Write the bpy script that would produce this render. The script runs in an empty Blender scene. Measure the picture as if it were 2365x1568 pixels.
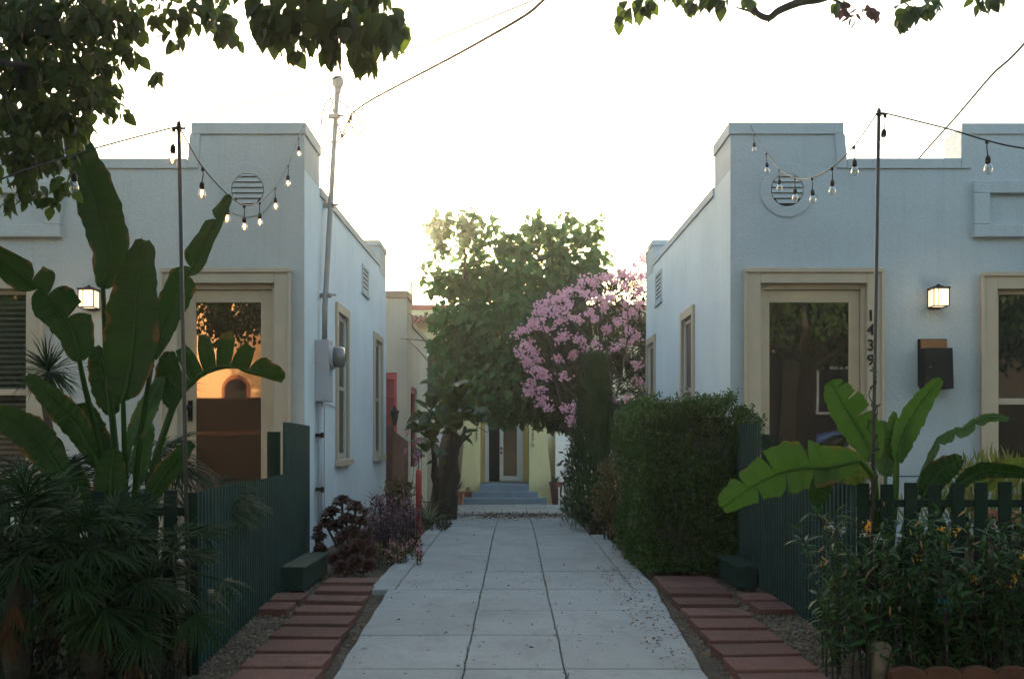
import bpy, math, random
import numpy as np
from mathutils import Vector, Matrix
R = math.radians
random.seed(7); rng = np.random.default_rng(7)
SC = bpy.context.scene; COL = SC.collection

# ---------------------------------------------------------------- camera, sky, sun, exposure
EYE = 1.13; F = 2300.0; VX = 1187.0; HY = 1018.0      # measured: focal length, vanishing point (photo width 2365)
cam_d = bpy.data.cameras.new('camera'); cam = bpy.data.objects.new('camera', cam_d); COL.objects.link(cam)
cam.location = (0, 0, EYE); cam.rotation_euler = (R(90), 0, 0)
cam_d.sensor_width = 36; cam_d.lens = 36 * F / 2365
cam_d.shift_x = -4.5 / 2365; cam_d.shift_y = 234 / 2365
cam_d.clip_start = 0.05; cam_d.clip_end = 3000
SC.camera = cam
SUN_EL = 5.2; SUN_AZ = -7.5     # degrees, azimuth from +Y towards +X
world = bpy.data.worlds.new('World'); SC.world = world; world.use_nodes = True
wn = world.node_tree; wn.nodes.clear()
sky = wn.nodes.new('ShaderNodeTexSky'); sky.sky_type = 'NISHITA'; sky.sun_disc = False
sky.sun_elevation = R(SUN_EL); sky.sun_rotation = R(SUN_AZ); sky.air_density = 1.0; sky.dust_density = 1.6; sky.ozone_density = 0.7
bgn = wn.nodes.new('ShaderNodeBackground'); bgn.inputs['Strength'].default_value = 0.15
wo = wn.nodes.new('ShaderNodeOutputWorld')
wn.links.new(sky.outputs[0], bgn.inputs['Color']); wn.links.new(bgn.outputs[0], wo.inputs['Surface'])
sl = bpy.data.lights.new('sun', 'SUN'); sl.energy = 3.2; sl.angle = R(0.6); sl.color = (1.0, 0.78, 0.52)
so = bpy.data.objects.new('sun', sl); COL.objects.link(so)
sd = Vector((math.sin(R(SUN_AZ)) * math.cos(R(SUN_EL)), math.cos(R(SUN_AZ)) * math.cos(R(SUN_EL)), math.sin(R(SUN_EL))))
so.rotation_euler = sd.to_track_quat('Z', 'Y').to_euler(); so.location = (-5, 40, 12)
SC.view_settings.view_transform = 'Standard'; SC.view_settings.look = 'None'
SC.view_settings.exposure = 2.65; SC.view_settings.gamma = 1.0; SC.view_settings.use_curve_mapping = False
SC.render.engine = 'CYCLES'

# ---------------------------------------------------------------- helpers
def W(x, y, Z):
    return Vector(((x - VX) / F * Z, Z, EYE - (y - HY) / F * Z))
def gz(Y):
    return 0.0 if Y < 13 else (-(Y - 13) * 0.4 / 11 if Y < 24 else -0.4)
def tag(o, label=None, cat=None, group=None, kind=None):
    if label: o['label'] = label
    if cat: o['category'] = cat
    if group: o['group'] = group
    if kind: o['kind'] = kind
    return o
def thing(name, label, cat, loc=(0, 0, 0), group=None):
    o = bpy.data.objects.new(name, None); COL.objects.link(o); o.location = loc
    o.empty_display_size = 0.1
    return tag(o, label, cat, group)
def mworld(o):
    return (mworld(o.parent) @ o.matrix_parent_inverse if o.parent else Matrix()) @ o.matrix_basis
def link(name, me, parent=None, smooth=False, bevel=0, loc=None):
    o = bpy.data.objects.new(name, me); COL.objects.link(o)
    if parent:
        o.parent = parent
        o.matrix_parent_inverse = mworld(parent).inverted()
    if loc is not None: o.location = loc
    if smooth:
        me.polygons.foreach_set('use_smooth', [True] * len(me.polygons))
    if bevel:
        b = o.modifiers.new('bevel', 'BEVEL'); b.width = bevel; b.segments = 2; b.limit_method = 'ANGLE'; b.angle_limit = R(40)
    return o
class MB:
    def __init__(s): s.v = []; s.f = []
    def add(s, vs, fs):
        n = len(s.v); s.v += [tuple(p) for p in vs]; s.f += [tuple(i + n for i in f) for f in fs]; return s
    def box(s, x0, x1, y0, y1, z0, z1):
        x0, x1 = sorted((x0, x1)); y0, y1 = sorted((y0, y1)); z0, z1 = sorted((z0, z1))
        return s.add([(x0,y0,z0),(x1,y0,z0),(x1,y1,z0),(x0,y1,z0),(x0,y0,z1),(x1,y0,z1),(x1,y1,z1),(x0,y1,z1)],
              [(0,3,2,1),(4,5,6,7),(0,1,5,4),(1,2,6,5),(2,3,7,6),(3,0,4,7)])
    def prism(s, pts, axis, a0, a1):
        """extrude 2D polygon along axis ('x','y','z')"""
        n = len(pts)
        def mk(p, a):
            return (a, p[0], p[1]) if axis == 'x' else ((p[0], a, p[1]) if axis == 'y' else (p[0], p[1], a))
        vs = [mk(p, a0) for p in pts] + [mk(p, a1) for p in pts]
        fs = [tuple(range(n)), tuple(range(2*n-1, n-1, -1))] + [(i, i+n, (i+1)%n+n, (i+1)%n) for i in range(n)]
        return s.add(vs, fs)
    def tube(s, pts, r, n=8, caps=True):
        pts = [Vector(p) for p in pts]; m = len(pts)
        rs = r if isinstance(r, (list, tuple)) else [r] * m
        up = Vector((0.13, 0.21, 1)).normalized(); vs = []; fs = []
        for i, p in enumerate(pts):
            t = (pts[min(i+1, m-1)] - pts[max(i-1, 0)])
            t = t.normalized() if t.length > 1e-9 else Vector((0,0,1))
            a = t.cross(up)
            if a.length < 0.05: a = t.cross(Vector((1, 0, 0)))
            a.normalize(); b = t.cross(a); up = b.cross(t) if False else up
            for k in range(n):
                q = 2 * math.pi * k / n
                vs.append(p + (a * math.cos(q) + b * math.sin(q)) * rs[i])
        for i in range(m - 1):
            for k in range(n):
                fs.append((i*n+k, i*n+(k+1)%n, (i+1)*n+(k+1)%n, (i+1)*n+k))
        if caps: fs += [tuple(range(n-1, -1, -1)), tuple((m-1)*n+k for k in range(n))]
        return s.add(vs, fs)
    def lathe(s, c, prof, n=16, ax='z'):
        c = Vector(c); vs = []; fs = []
        for (r, h) in prof:
            for k in range(n):
                q = 2*math.pi*k/n; a, b = r*math.cos(q), r*math.sin(q)
                vs.append(c + (Vector((a, b, h)) if ax == 'z' else (Vector((h, a, b)) if ax == 'x' else Vector((a, h, b)))))
        m = len(prof)
        for i in range(m-1):
            for k in range(n): fs.append((i*n+k, i*n+(k+1)%n, (i+1)*n+(k+1)%n, (i+1)*n+k))
        fs += [tuple(range(n-1,-1,-1)), tuple((m-1)*n+k for k in range(n))]
        return s.add(vs, fs)
    def mesh(s, name, mat):
        me = bpy.data.meshes.new(name); me.from_pydata(s.v, [], s.f); me.update()
        if mat: me.materials.append(mat)
        return me
    def build(s, name, mat, parent=None, **k):
        return link(name, s.mesh(name, mat), parent, **k)

# ---------------------------------------------------------------- materials
def nmat(name):
    m = bpy.data.materials.new(name); m.use_nodes = True; nt = m.node_tree
    return m, nt, nt.nodes['Principled BSDF'], nt.nodes['Material Output']
def node(nt, t, **k):
    n = nt.nodes.new(t)
    for a, v in k.items(): setattr(n, a, v)
    return n
def coords(nt, scale=(1, 1, 1)):
    tc = node(nt, 'ShaderNodeTexCoord'); mp = node(nt, 'ShaderNodeMapping'); mp.inputs['Scale'].default_value = scale
    nt.links.new(tc.outputs['Object'], mp.inputs['Vector']); return mp.outputs[0]
def noise(nt, scale, detail=4, vec=None, rough=0.55):
    n = node(nt, 'ShaderNodeTexNoise'); n.inputs['Scale'].default_value = scale; n.inputs['Detail'].default_value = detail
    n.inputs['Roughness'].default_value = rough
    if vec: nt.links.new(vec, n.inputs['Vector'])
    return n.outputs['Fac']
def ramp(nt, fac, stops):
    r = node(nt, 'ShaderNodeValToRGB'); nt.links.new(fac, r.inputs[0])
    e = r.color_ramp.elements
    while len(e) < len(stops): e.new(0.5)
    for i, (p, c) in enumerate(stops):
        e[i].position = p; e[i].color = (c[0], c[1], c[2], 1)
    return r.outputs[0]
def mixc(nt, fac, a, b, mode='MIX'):
    m = node(nt, 'ShaderNodeMix', data_type='RGBA', blend_type=mode)
    for i, v in ((0, fac), (6, a), (7, b)):
        if isinstance(v, (int, float)): m.inputs[i].default_value = v
        elif isinstance(v, (tuple, list)): m.inputs[i].default_value = (v[0], v[1], v[2], 1)
        else: nt.links.new(v, m.inputs[i])
    return m.outputs[2]
def bump(nt, bs, h, strength, dist=0.01):
    b = node(nt, 'ShaderNodeBump'); b.inputs['Strength'].default_value = strength; b.inputs['Distance'].default_value = dist
    nt.links.new(h, b.inputs['Height']); nt.links.new(b.outputs[0], bs.inputs['Normal'])
def plain(name, col, rough=0.6, metal=0.0, var=0.15, nscale=6, bmp=0.0, bscale=60, spec=None):
    m, nt, bs, out = nmat(name); v = coords(nt)
    n = noise(nt, nscale, 5, v)
    d = [max(0, c * (1 - var)) for c in col]; l = [min(1, c * (1 + var)) for c in col]
    nt.links.new(ramp(nt, n, [(0.3, d), (0.7, l)]), bs.inputs['Base Color'])
    bs.inputs['Roughness'].default_value = rough; bs.inputs['Metallic'].default_value = metal
    if spec is not None: bs.inputs['Specular IOR Level'].default_value = spec
    if bmp: bump(nt, bs, noise(nt, bscale, 4, v), bmp)
    return m
def stucco(name, col, streak=0.12):
    m, nt, bs, out = nmat(name)
    v = coords(nt); vs = coords(nt, (6, 6, 0.28))
    big = noise(nt, 0.9, 5, v); st = noise(nt, 2.2, 6, vs, 0.65); fine = noise(nt, 28, 5, v, 0.7)
    d = [c * (1 - streak) for c in col]; l = [min(1, c * (1 + streak * .5)) for c in col]
    c1 = ramp(nt, big, [(0.3, d), (0.7, l)])
    dirty = [c * f for c, f in zip(col, (0.72, 0.72, 0.70))]
    c2 = mixc(nt, ramp(nt, st, [(0.52, (0,0,0)), (0.80, (.5,.5,.5))]), c1, dirty)
    c3 = mixc(nt, ramp(nt, fine, [(0.35, (.16,.16,.16)), (0.62, (0,0,0))]), c2, [c * .6 for c in col])
    nt.links.new(c3, bs.inputs['Base Color']); bs.inputs['Roughness'].default_value = 0.9
    bs.inputs['Specular IOR Level'].default_value = 0.2
    mix = node(nt, 'ShaderNodeMath', operation='ADD'); nt.links.new(fine, mix.inputs[0]); nt.links.new(noise(nt, 110, 3, v), mix.inputs[1])
    bump(nt, bs, mix.outputs[0], 0.8, 0.012)
    return m
def leafmat(name, c1, c2, trans=0.3, rough=0.5, tcol=None, spec=0.22):
    m, nt, bs, out = nmat(name)
    g = node(nt, 'ShaderNodeNewGeometry')
    col = ramp(nt, g.outputs['Random Per Island'], [(0.0, c1), (1.0, c2)])
    v = coords(nt); n = noise(nt, 3.0, 3, v)
    col = mixc(nt, ramp(nt, n, [(0.35, (0,0,0)), (0.7, (.45,.45,.45))]), col, [c * 1.5 for c in c2])
    nt.links.new(col, bs.inputs['Base Color']); bs.inputs['Roughness'].default_value = rough
    bs.inputs['Specular IOR Level'].default_value = spec
    tr = node(nt, 'ShaderNodeBsdfTranslucent')
    nt.links.new(mixc(nt, 0.5, col, tcol or [min(1, c * 2.2) for c in c2]), tr.inputs['Color'])
    mx = node(nt, 'ShaderNodeMixShader'); mx.inputs[0].default_value = trans
    nt.links.new(bs.outputs[0], mx.inputs[1]); nt.links.new(tr.outputs[0], mx.inputs[2]); nt.links.new(mx.outputs[0], out.inputs['Surface'])
    return m
def paddlemat(name, c1, c2, trans=0.35, edge=(.16,.07,.02)):
    """big leaf: UV.x along the blade, UV.y 0 at the midrib to 1 at the margin"""
    m, nt, bs, out = nmat(name)
    uv = node(nt, 'ShaderNodeUVMap'); sep = node(nt, 'ShaderNodeSeparateXYZ'); nt.links.new(uv.outputs[0], sep.inputs[0])
    mp = node(nt, 'ShaderNodeMapping'); mp.inputs['Scale'].default_value = (46, 2.5, 1); nt.links.new(uv.outputs[0], mp.inputs[0])
    vein = noise(nt, 1.0, 3, mp.outputs[0])
    v = coords(nt); big = noise(nt, 5, 4, v)
    col = ramp(nt, big, [(0.3, c1), (0.7, c2)])
    col = mixc(nt, ramp(nt, vein, [(0.35, (0,0,0)), (0.75, (.35,.35,.35))]), col, [c * 1.35 for c in c2])
    mid = ramp(nt, sep.outputs['Y'], [(0.0, (.8,.8,.8)), (0.07, (0,0,0))])
    col = mixc(nt, mid, col, [c2[0] * 2.2, c2[1] * 1.9, c2[2] * 2.0])
    em = node(nt, 'ShaderNodeMath', operation='MULTIPLY'); nt.links.new(noise(nt, 7, 4, v), em.inputs[0]); nt.links.new(sep.outputs['Y'], em.inputs[1])
    col = mixc(nt, ramp(nt, em.outputs[0], [(0.47, (0,0,0)), (0.56, (.85,.85,.85))]), col, edge)
    nt.links.new(col, bs.inputs['Base Color']); bs.inputs['Roughness'].default_value = 0.45; bs.inputs['Specular IOR Level'].default_value = .18
    bump(nt, bs, vein, 0.8, 0.010)
    tr = node(nt, 'ShaderNodeBsdfTranslucent'); nt.links.new(mixc(nt, 0.6, col, [c2[0]*2.2, c2[1]*2.4, c2[2]*.8]), tr.inputs['Color'])
    mx = node(nt, 'ShaderNodeMixShader'); mx.inputs[0].default_value = trans
    nt.links.new(bs.outputs[0], mx.inputs[1]); nt.links.new(tr.outputs[0], mx.inputs[2]); nt.links.new(mx.outputs[0], out.inputs['Surface'])
    return m
def concrete(name, col, spots=True):
    m, nt, bs, out = nmat(name); v = coords(nt)
    a = noise(nt, 1.3, 6, v, .65); b = noise(nt, 60, 4, v, .7); c = noise(nt, 9, 5, v, .7)
    g = node(nt, 'ShaderNodeNewGeometry')
    col0 = ramp(nt, a, [(0.3, [x*.78 for x in col]), (0.7, [x*1.12 for x in col])])
    col0 = mixc(nt, 0.35, col0, ramp(nt, g.outputs['Random Per Island'], [(0, [x*.82 for x in col]), (1, [x*1.12 for x in col])]))
    col0 = mixc(nt, ramp(nt, c, [(0.55, (0,0,0)), (0.72, (.35,.35,.35))]), col0, [x*.55 for x in col])
    col0 = mixc(nt, ramp(nt, b, [(0.3, (.5,.5,.5)), (0.45, (0,0,0))]), col0, [x*.5 for x in col])
    st = noise(nt, 3.2, 7, coords(nt, (1, .45, 1)), .72)
    col0 = mixc(nt, ramp(nt, st, [(0.50, (0,0,0)), (0.66, (.55,.55,.55))]), col0, [x*.62 for x in col])
    nt.links.new(col0, bs.inputs['Base Color']); bs.inputs['Roughness'].default_value = 0.88; bs.inputs['Specular IOR Level'].default_value = .3
    bump(nt, bs, b, 0.3, 0.004)
    return m
def emit(name, col, s):
    m, nt, bs, out = nmat(name)
    bs.inputs['Base Color'].default_value = (*col, 1); bs.inputs['Emission Color'].default_value = (*col, 1); bs.inputs['Emission Strength'].default_value = s
    return m
def pane(name, tint=(.012,.012,.012), refl=0.35, rcol=(1,1,1)):
    """dark room behind a reflecting pane"""
    m, nt, bs, out = nmat(name)
    bs.inputs['Base Color'].default_value = (*tint, 1); bs.inputs['Roughness'].default_value = 0.3; bs.inputs['Specular IOR Level'].default_value = 0
    gl = node(nt, 'ShaderNodeBsdfGlossy'); gl.inputs['Roughness'].default_value = 0.015; gl.inputs['Color'].default_value = (*rcol, 1)
    v = coords(nt)
    b = node(nt, 'ShaderNodeBump'); b.inputs['Strength'].default_value = .05; b.inputs['Distance'].default_value = .01
    nt.links.new(noise(nt, 1.6, 1, v), b.inputs['Height']); nt.links.new(b.outputs[0], gl.inputs['Normal'])
    mx = node(nt, 'ShaderNodeMixShader'); mx.inputs[0].default_value = refl
    nt.links.new(bs.outputs[0], mx.inputs[1]); nt.links.new(gl.outputs[0], mx.inputs[2]); nt.links.new(mx.outputs[0], out.inputs['Surface'])
    return m
def clearglass(name, refl=.15, tint=(1,1,1)):
    m, nt, bs, out = nmat(name)
    tr = node(nt, 'ShaderNodeBsdfTransparent'); tr.inputs['Color'].default_value = (*tint, 1)
    gl = node(nt, 'ShaderNodeBsdfGlossy'); gl.inputs['Roughness'].default_value = 0.02
    lw = node(nt, 'ShaderNodeLayerWeight'); lw.inputs[0].default_value = .25
    mr = node(nt, 'ShaderNodeMath', operation='MULTIPLY_ADD'); nt.links.new(lw.outputs['Facing'], mr.inputs[0]); mr.inputs[1].default_value = .5; mr.inputs[2].default_value = refl
    mx = node(nt, 'ShaderNodeMixShader'); nt.links.new(mr.outputs[0], mx.inputs[0])
    nt.links.new(tr.outputs[0], mx.inputs[1]); nt.links.new(gl.outputs[0], mx.inputs[2]); nt.links.new(mx.outputs[0], out.inputs['Surface'])
    return m

M = {}
M['wall_l'] = stucco('stucco_grey', (.49, .505, .50)); M['wall_r'] = stucco('stucco_blue_grey', (.43, .50, .56)); M['wall_s'] = stucco('stucco_skylit_blue', (.62, .70, .755))  # light put into the colour: bluer on the skylit side walls, greyer fronts
M['beige'] = stucco('stucco_beige', (.46, .43, .37)); M['yellow'] = stucco('stucco_yellow', (.74, .68, .38), .06); M['cream'] = stucco('stucco_cream', (.75, .68, .5), .06)
M['tan'] = stucco('stucco_tan', (.70, .52, .22), .05)
M['white'] = plain('white_paint', (.78, .78, .80), .5, var=.05)
M['trim'] = plain('cream_trim_paint', (.40, .335, .255), .55, var=.06, bmp=.1)
M['door'] = plain('cream_door_paint', (.40, .32, .225), .45, var=.06, bmp=.06)
M['pane_l'] = pane('warm_door_glass', (.02,.012,.008), .26, (1, .80, .62)); M['pane_r'] = pane('dark_door_glass', (.008,.008,.008), .24)
M['screen'] = plain('dark_window_screen', (.035, .035, .04), .5)
M['glass'] = clearglass('window_glass', .08); M['bulb'] = clearglass('bulb_glass', .22, (.97,.95,.9))
M['black'] = plain('black_metal', (.006, .006, .007), .5, spec=.25); M['room'] = plain('dark_room', (.012,.012,.011), .9)
M['wire'] = plain('wire_rubber', (.02, .018, .018), .6); M['wire_g'] = plain('cable_grey', (.022, .018, .018), .9, spec=.05)
M['green'] = plain('dark_green_fence_paint', (.006, .020, .013), .7, spec=.15, var=.3, bmp=.3, bscale=30)
M['corr'] = plain('dark_green_corrugated_metal', (.010, .040, .036), .5, metal=0.0, spec=.25, var=.3, bmp=.05)
M['green2'] = plain('green_box_paint', (.016, .040, .032), .65, spec=.2, var=.25, bmp=.2)
M['pole'] = plain('galvanised_pole', (.035, .035, .033), .5, metal=.2)
M['metal'] = plain('grey_painted_metal', (.33, .34, .38), .5, metal=.1, var=.1)
M['galv'] = plain('galvanised_conduit', (.22, .215, .21), .5, metal=.2)
M['conc'] = concrete('path_concrete', (.305, .315, .315)); M['side_conc'] = concrete('pavement_concrete', (.36, .35, .34))
M['paver'] = plain('red_paver', (.150, .062, .050), .85, var=.22, nscale=14, bmp=.4, bscale=120)
def pavermat():
    m, nt, bs, out = nmat('red_paver'); oi = node(nt, 'ShaderNodeObjectInfo'); tc = node(nt, 'ShaderNodeTexCoord')
    ad = node(nt, 'ShaderNodeVectorMath', operation='ADD'); nt.links.new(tc.outputs['Object'], ad.inputs[0]); mu = node(nt, 'ShaderNodeMath', operation='MULTIPLY'); mu.inputs[1].default_value = 37.0
    nt.links.new(oi.outputs['Random'], mu.inputs[0]); nt.links.new(mu.outputs[0], ad.inputs[1]); v = ad.outputs[0]
    c = ramp(nt, oi.outputs['Random'], [(0, (.12,.056,.048)), (.5, (.165,.076,.064)), (1, (.20,.098,.082))])
    c = mixc(nt, ramp(nt, noise(nt, 6, 6, v, .65), [(.42, (0,0,0)), (.70, (.7,.7,.7))]), c, (.075,.052,.042))
    c = mixc(nt, ramp(nt, noise(nt, 45, 5, v, .7), [(.52, (0,0,0)), (.64, (.6,.6,.6))]), c, (.055,.035,.028))
    nt.links.new(c, bs.inputs['Base Color']); bs.inputs['Roughness'].default_value = .9; bs.inputs['Specular IOR Level'].default_value = .2
    bump(nt, bs, noise(nt, 90, 4, v), .5, .004); return m
M['paver'] = pavermat()
M['red'] = plain('red_paint', (.36, .035, .035), .5); M['redwin'] = plain('red_window_frame', (.34, .04, .06), .5)
M['terra'] = plain('terracotta', (.30, .11, .06), .8, var=.25, bmp=.2); M['terra_dk'] = plain('terracotta_edging', (.085, .03, .014), .85, var=.3, bmp=.3)
M['drab'] = plain('weathered_dark_boards', (.028,.024,.022), .8)
M['brownwood'] = plain('brown_wood', (.12, .045, .035), .7, var=.3, bmp=.3)
M['rooftile'] = plain('clay_roof_tile', (.26, .10, .08), .8, var=.25)
M['step'] = concrete('painted_steps', (.20, .26, .33))
M['bark'] = plain('bark', (.075, .055, .042), .9, var=.4, nscale=12, bmp=.9, bscale=30); M['bark_d'] = plain('dark_bark', (.020, .016, .012), .9, var=.4, nscale=12, bmp=.9, bscale=30)
M['rock'] = plain('pale_rock', (.17, .135, .10), .9, var=.25, nscale=8, bmp=.8, bscale=14)
M['mail_wood'] = plain('mailbox_wood', (.20, .085, .025), .6)
M['asphalt'] = plain('asphalt', (.05, .05, .052), .9, bmp=.4)
M['soil'] = plain('soil', (.055, .042, .032), .95, var=.4, nscale=18, bmp=.8)
M['lampglow'] = emit('lamp_glass_lit', (1.0, .74, .42), .27)
M['filament'] = emit('filament_lit', (1.0, .38, .13), 4.5)
M['cyan'] = plain('turquoise_plastic', (.05, .55, .62), .4)

# ---------------------------------------------------------------- foliage kit
T_HEART = ([(0,0,0),(.30,.10,.05),(.38,.34,.07),(.22,.70,.03),(0,1,-.10),(-.22,.70,.03),(-.38,.34,.07),(-.30,.10,.05),(0,.38,-.02)],
           [(0,1,2,8),(8,2,3,4),(0,8,6,7),(8,4,5,6)])
T_OVAL = ([(0,0,0),(.22,.45,.05),(0,1,-.06),(-.22,.45,.05)], [(0,1,2,3)])
T_OVAL2 = ([(0,0,0),(.25,.35,.06),(.17,.75,.03),(0,1,-.08),(-.17,.75,.03),(-.25,.35,.06),(0,.5,-.02)], [(0,1,6,5),(6,1,2,3),(6,3,4,5)])
T_LANCE = ([(0,0,0),(.085,.4,.02),(0,1,-.10),(-.085,.4,.02)], [(0,1,2,3)])
T_LANCE2 = ([(0,0,0),(.08,.3,.02),(.07,.65,-.03),(0,1,-.16),(-.07,.65,-.03),(-.08,.3,.02)], [(0,1,2,5),(2,3,4,5)])
T_WEED = ([(0,0,0),(.11,.3,.02),(.09,.62,-.03),(0,1,-.20),(-.09,.62,-.03),(-.11,.3,.02)], [(0,1,2,5),(2,3,4,5)])
T_PETAL = ([(0,0,0),(.35,.45,.10),(.22,.95,.22),(-.22,.95,.22),(-.35,.45,.10)], [(0,1,2,3,4)])
def unit(a):
    return a / np.maximum(np.linalg.norm(a, axis=-1, keepdims=True), 1e-9)
def scat_arrays(P, D, N, S, T):
    P = np.asarray(P, float); D = unit(np.asarray(D, float)); N = np.asarray(N, float); S = np.asarray(S, float)
    N = unit(N - D * (N * D).sum(1, keepdims=True)); B = np.cross(D, N)
    tv = np.array(T[0]); k = len(tv)
    V = P[:, None, :] + S[:, None, None] * (tv[None, :, 0:1] * B[:, None, :] + tv[None, :, 1:2] * D[:, None, :] + tv[None, :, 2:3] * N[:, None, :])
    return V.reshape(-1, 3), k
def scatter(name, mat, parent, P, D, N, S, T):
    if isinstance(mat, str): mat = M[mat]
    V, k = scat_arrays(P, D, N, S, T); n = len(P)
    tf = T[1]; sizes = np.tile([len(f) for f in tf], n)
    idx = np.concatenate([np.array(f) for f in tf]); L = (idx[None, :] + (np.arange(n) * k)[:, None]).ravel()
    me = bpy.data.meshes.new(name)
    me.vertices.add(len(V)); me.vertices.foreach_set('co', V.astype(np.float32).ravel())
    me.loops.add(len(L)); me.loops.foreach_set('vertex_index', L.astype(np.int32))
    me.polygons.add(len(sizes)); starts = np.concatenate([[0], np.cumsum(sizes)[:-1]])
    me.polygons.foreach_set('loop_start', starts.astype(np.int32)); me.polygons.foreach_set('loop_total', sizes.astype(np.int32))
    me.update(calc_edges=True); me.validate(); me.materials.append(mat)
    return link(name, me, parent)
def rdir(n):
    return unit(rng.normal(size=(n, 3)))
def lobes_px(lobes, Z, dz=1.0, per=1.0, shell=(.55, 1.05), leaf=.15):
    """points in lobes measured on the photo (x, y, radius) standing at depth Z"""
    P = []; O = []
    for (x, y, r, *zz) in lobes:
        z = Z + (zz[0] if zz else 0); c = np.array(W(x, y, z)); rr = r / F * z
        n = max(4, int(per * 12.5 * rr * rr / (leaf * leaf)))
        d = rdir(n); rad = rr * rng.uniform(shell[0], shell[1], n)[:, None]
        s = np.array([1, dz, 1])
        P.append(c + d * rad * s); O.append(d)
    return np.concatenate(P), np.concatenate(O)
def limb(mb, a, b, r0, r1, n=7, wob=.08, sides=8):
    a = Vector(a); b = Vector(b); L = (b - a).length; pts = []; rs = []
    for i in range(n):
        t = i / (n - 1); p = a.lerp(b, t)
        w = math.sin(math.pi * t) * wob * L
        p += Vector((random.uniform(-w, w), random.uniform(-w, w), random.uniform(-w, w) * .5)); pts.append(p); rs.append(r0 + (r1 - r0) * t)
    mb.tube(pts, rs, sides); return pts
def crown(parent, P, O, mat, size, T=T_HEART, name='crown', droop=.7, jit=.8, var=.3):
    n = len(P); D = O * .5 + rdir(n) * jit + np.array([0, 0, -droop]); N = O + rdir(n) * .8 + np.array([0, -.2, .3])
    S = size * rng.uniform(1 - var, 1 + var, n)
    return scatter(name, mat, parent, P, D, N, S, T)

def paddle(name, mat, parent, pts, wl, wr, tears=(), twist=0.0, fold=.25, stalk=None, droop=.12, gap=.3, seed=1, n=30, stalk_r=.012, nrm=(0,-1,0)):
    """one blade from midrib points (px x, px y, Z); wl / wr: half widths in px of the two sides; tears: (side, t)"""
    rnd = random.Random(seed)
    P = [W(*p) for p in pts]; m = len(P)
    def cat(t):
        u = t * (m - 1); i = min(int(u), m - 2); f = u - i
        p0, p1, p2, p3 = P[max(i-1,0)], P[i], P[i+1], P[min(i+2,m-1)]
        return 0.5 * ((2*p1) + (p2-p0)*f + (2*p0-5*p1+4*p2-p3)*f*f + (3*p1-p0-3*p2+p3)*f*f*f)
    def prof(t):
        return max(0.0, math.sin(math.pi * min(1, t*.93+.035)) ** .62 * (1.06 - .28 * t)) * (1 if t < .985 else .6)
    vs = []; fs = []; uvs = []
    K = 5
    for side, w in ((-1, wl), (1, wr)):
        cuts = [0.0] + sorted(t for s_, t in tears if s_ == side) + [1.0]
        for a, b in zip(cuts[:-1], cuts[1:]):
            rows = max(3, int(n * (b - a)) + 1); mid = (a + b) / 2
            dr = droop * rnd.uniform(.2, 1.6) * (1 if len(cuts) > 2 else .6); base = len(vs)
            ln = rnd.uniform(.86, 1.04) if len(cuts) > 2 else 1
            wz = F / P[m // 2].y
            for i in range(rows):
                t = a + (b - a) * i / (rows - 1)
                for k in range(K + 1):
                    s = k / K
                    g = gap * s * s * .5 if len(cuts) > 2 else 0
                    tt = t
                    if a > 0 and i < rows / 2: tt = t + (mid - t) * g
                    if b < 1 and i >= rows / 2: tt = t + (mid - t) * g
                    p = cat(tt); tg = (cat(min(1, tt + .02)) - cat(max(0, tt - .02))).normalized()
                    nn = Matrix.Rotation(twist, 3, tg) @ Vector(nrm); nn = (nn - tg * nn.dot(tg)).normalized()
                    sv = tg.cross(nn) * side
                    ww = 1.22 * w / wz * prof(tt) * ln
                    ed = rnd.uniform(-.008, .008) if k == K else 0; wv = 1 + (.045*math.sin(tt*37 + seed) + .03*math.sin(tt*83 + seed*2)) * s*s
                    q = p + sv * (ww * wv * s * math.cos(fold * s)) + nn * (ww * s * fold * .8 - ww * dr * s * s * 1.4) + tg * ed + tg * ww * s * .22
                    q.z -= dr * ww * s * s * .5
                    q += nn * (.004 * math.sin(tt * 60 + side))
                    vs.append(tuple(q)); uvs.append((tt, s))
            for i in range(rows - 1):
                for k in range(K):
                    f = (base + i*(K+1)+k, base + i*(K+1)+k+1, base + (i+1)*(K+1)+k+1, base + (i+1)*(K+1)+k)
                    fs.append(f if side > 0 else f[::-1])
    # midrib + stalk
    mb = MB(); mb.v = vs; mb.f = fs; nb = len(vs)
    rib = [cat(i / 10) + Vector(nrm) * .001 for i in range(11)]
    rr = [stalk_r * (1 - .8 * i / 10) for i in range(11)]
    if stalk:
        sp = [W(*p) for p in stalk]; rib = sp + rib; rr = [stalk_r * 1.7 - (stalk_r * .7) * i / len(sp) for i in range(len(sp))] + rr
    mb.tube(rib, rr, 7)
    uvs += [(.5, .02)] * (len(mb.v) - nb)
    me = mb.mesh(name, mat)
    ul = me.uv_layers.new(name='UVMap'); co = [0.0] * (2 * len(me.loops))
    for l in me.loops:
        u = uvs[l.vertex_index]; co[2*l.index] = u[0]; co[2*l.index+1] = u[1]
    ul.data.foreach_set('uv', co)
    return link(name, me, parent, smooth=True)

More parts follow.
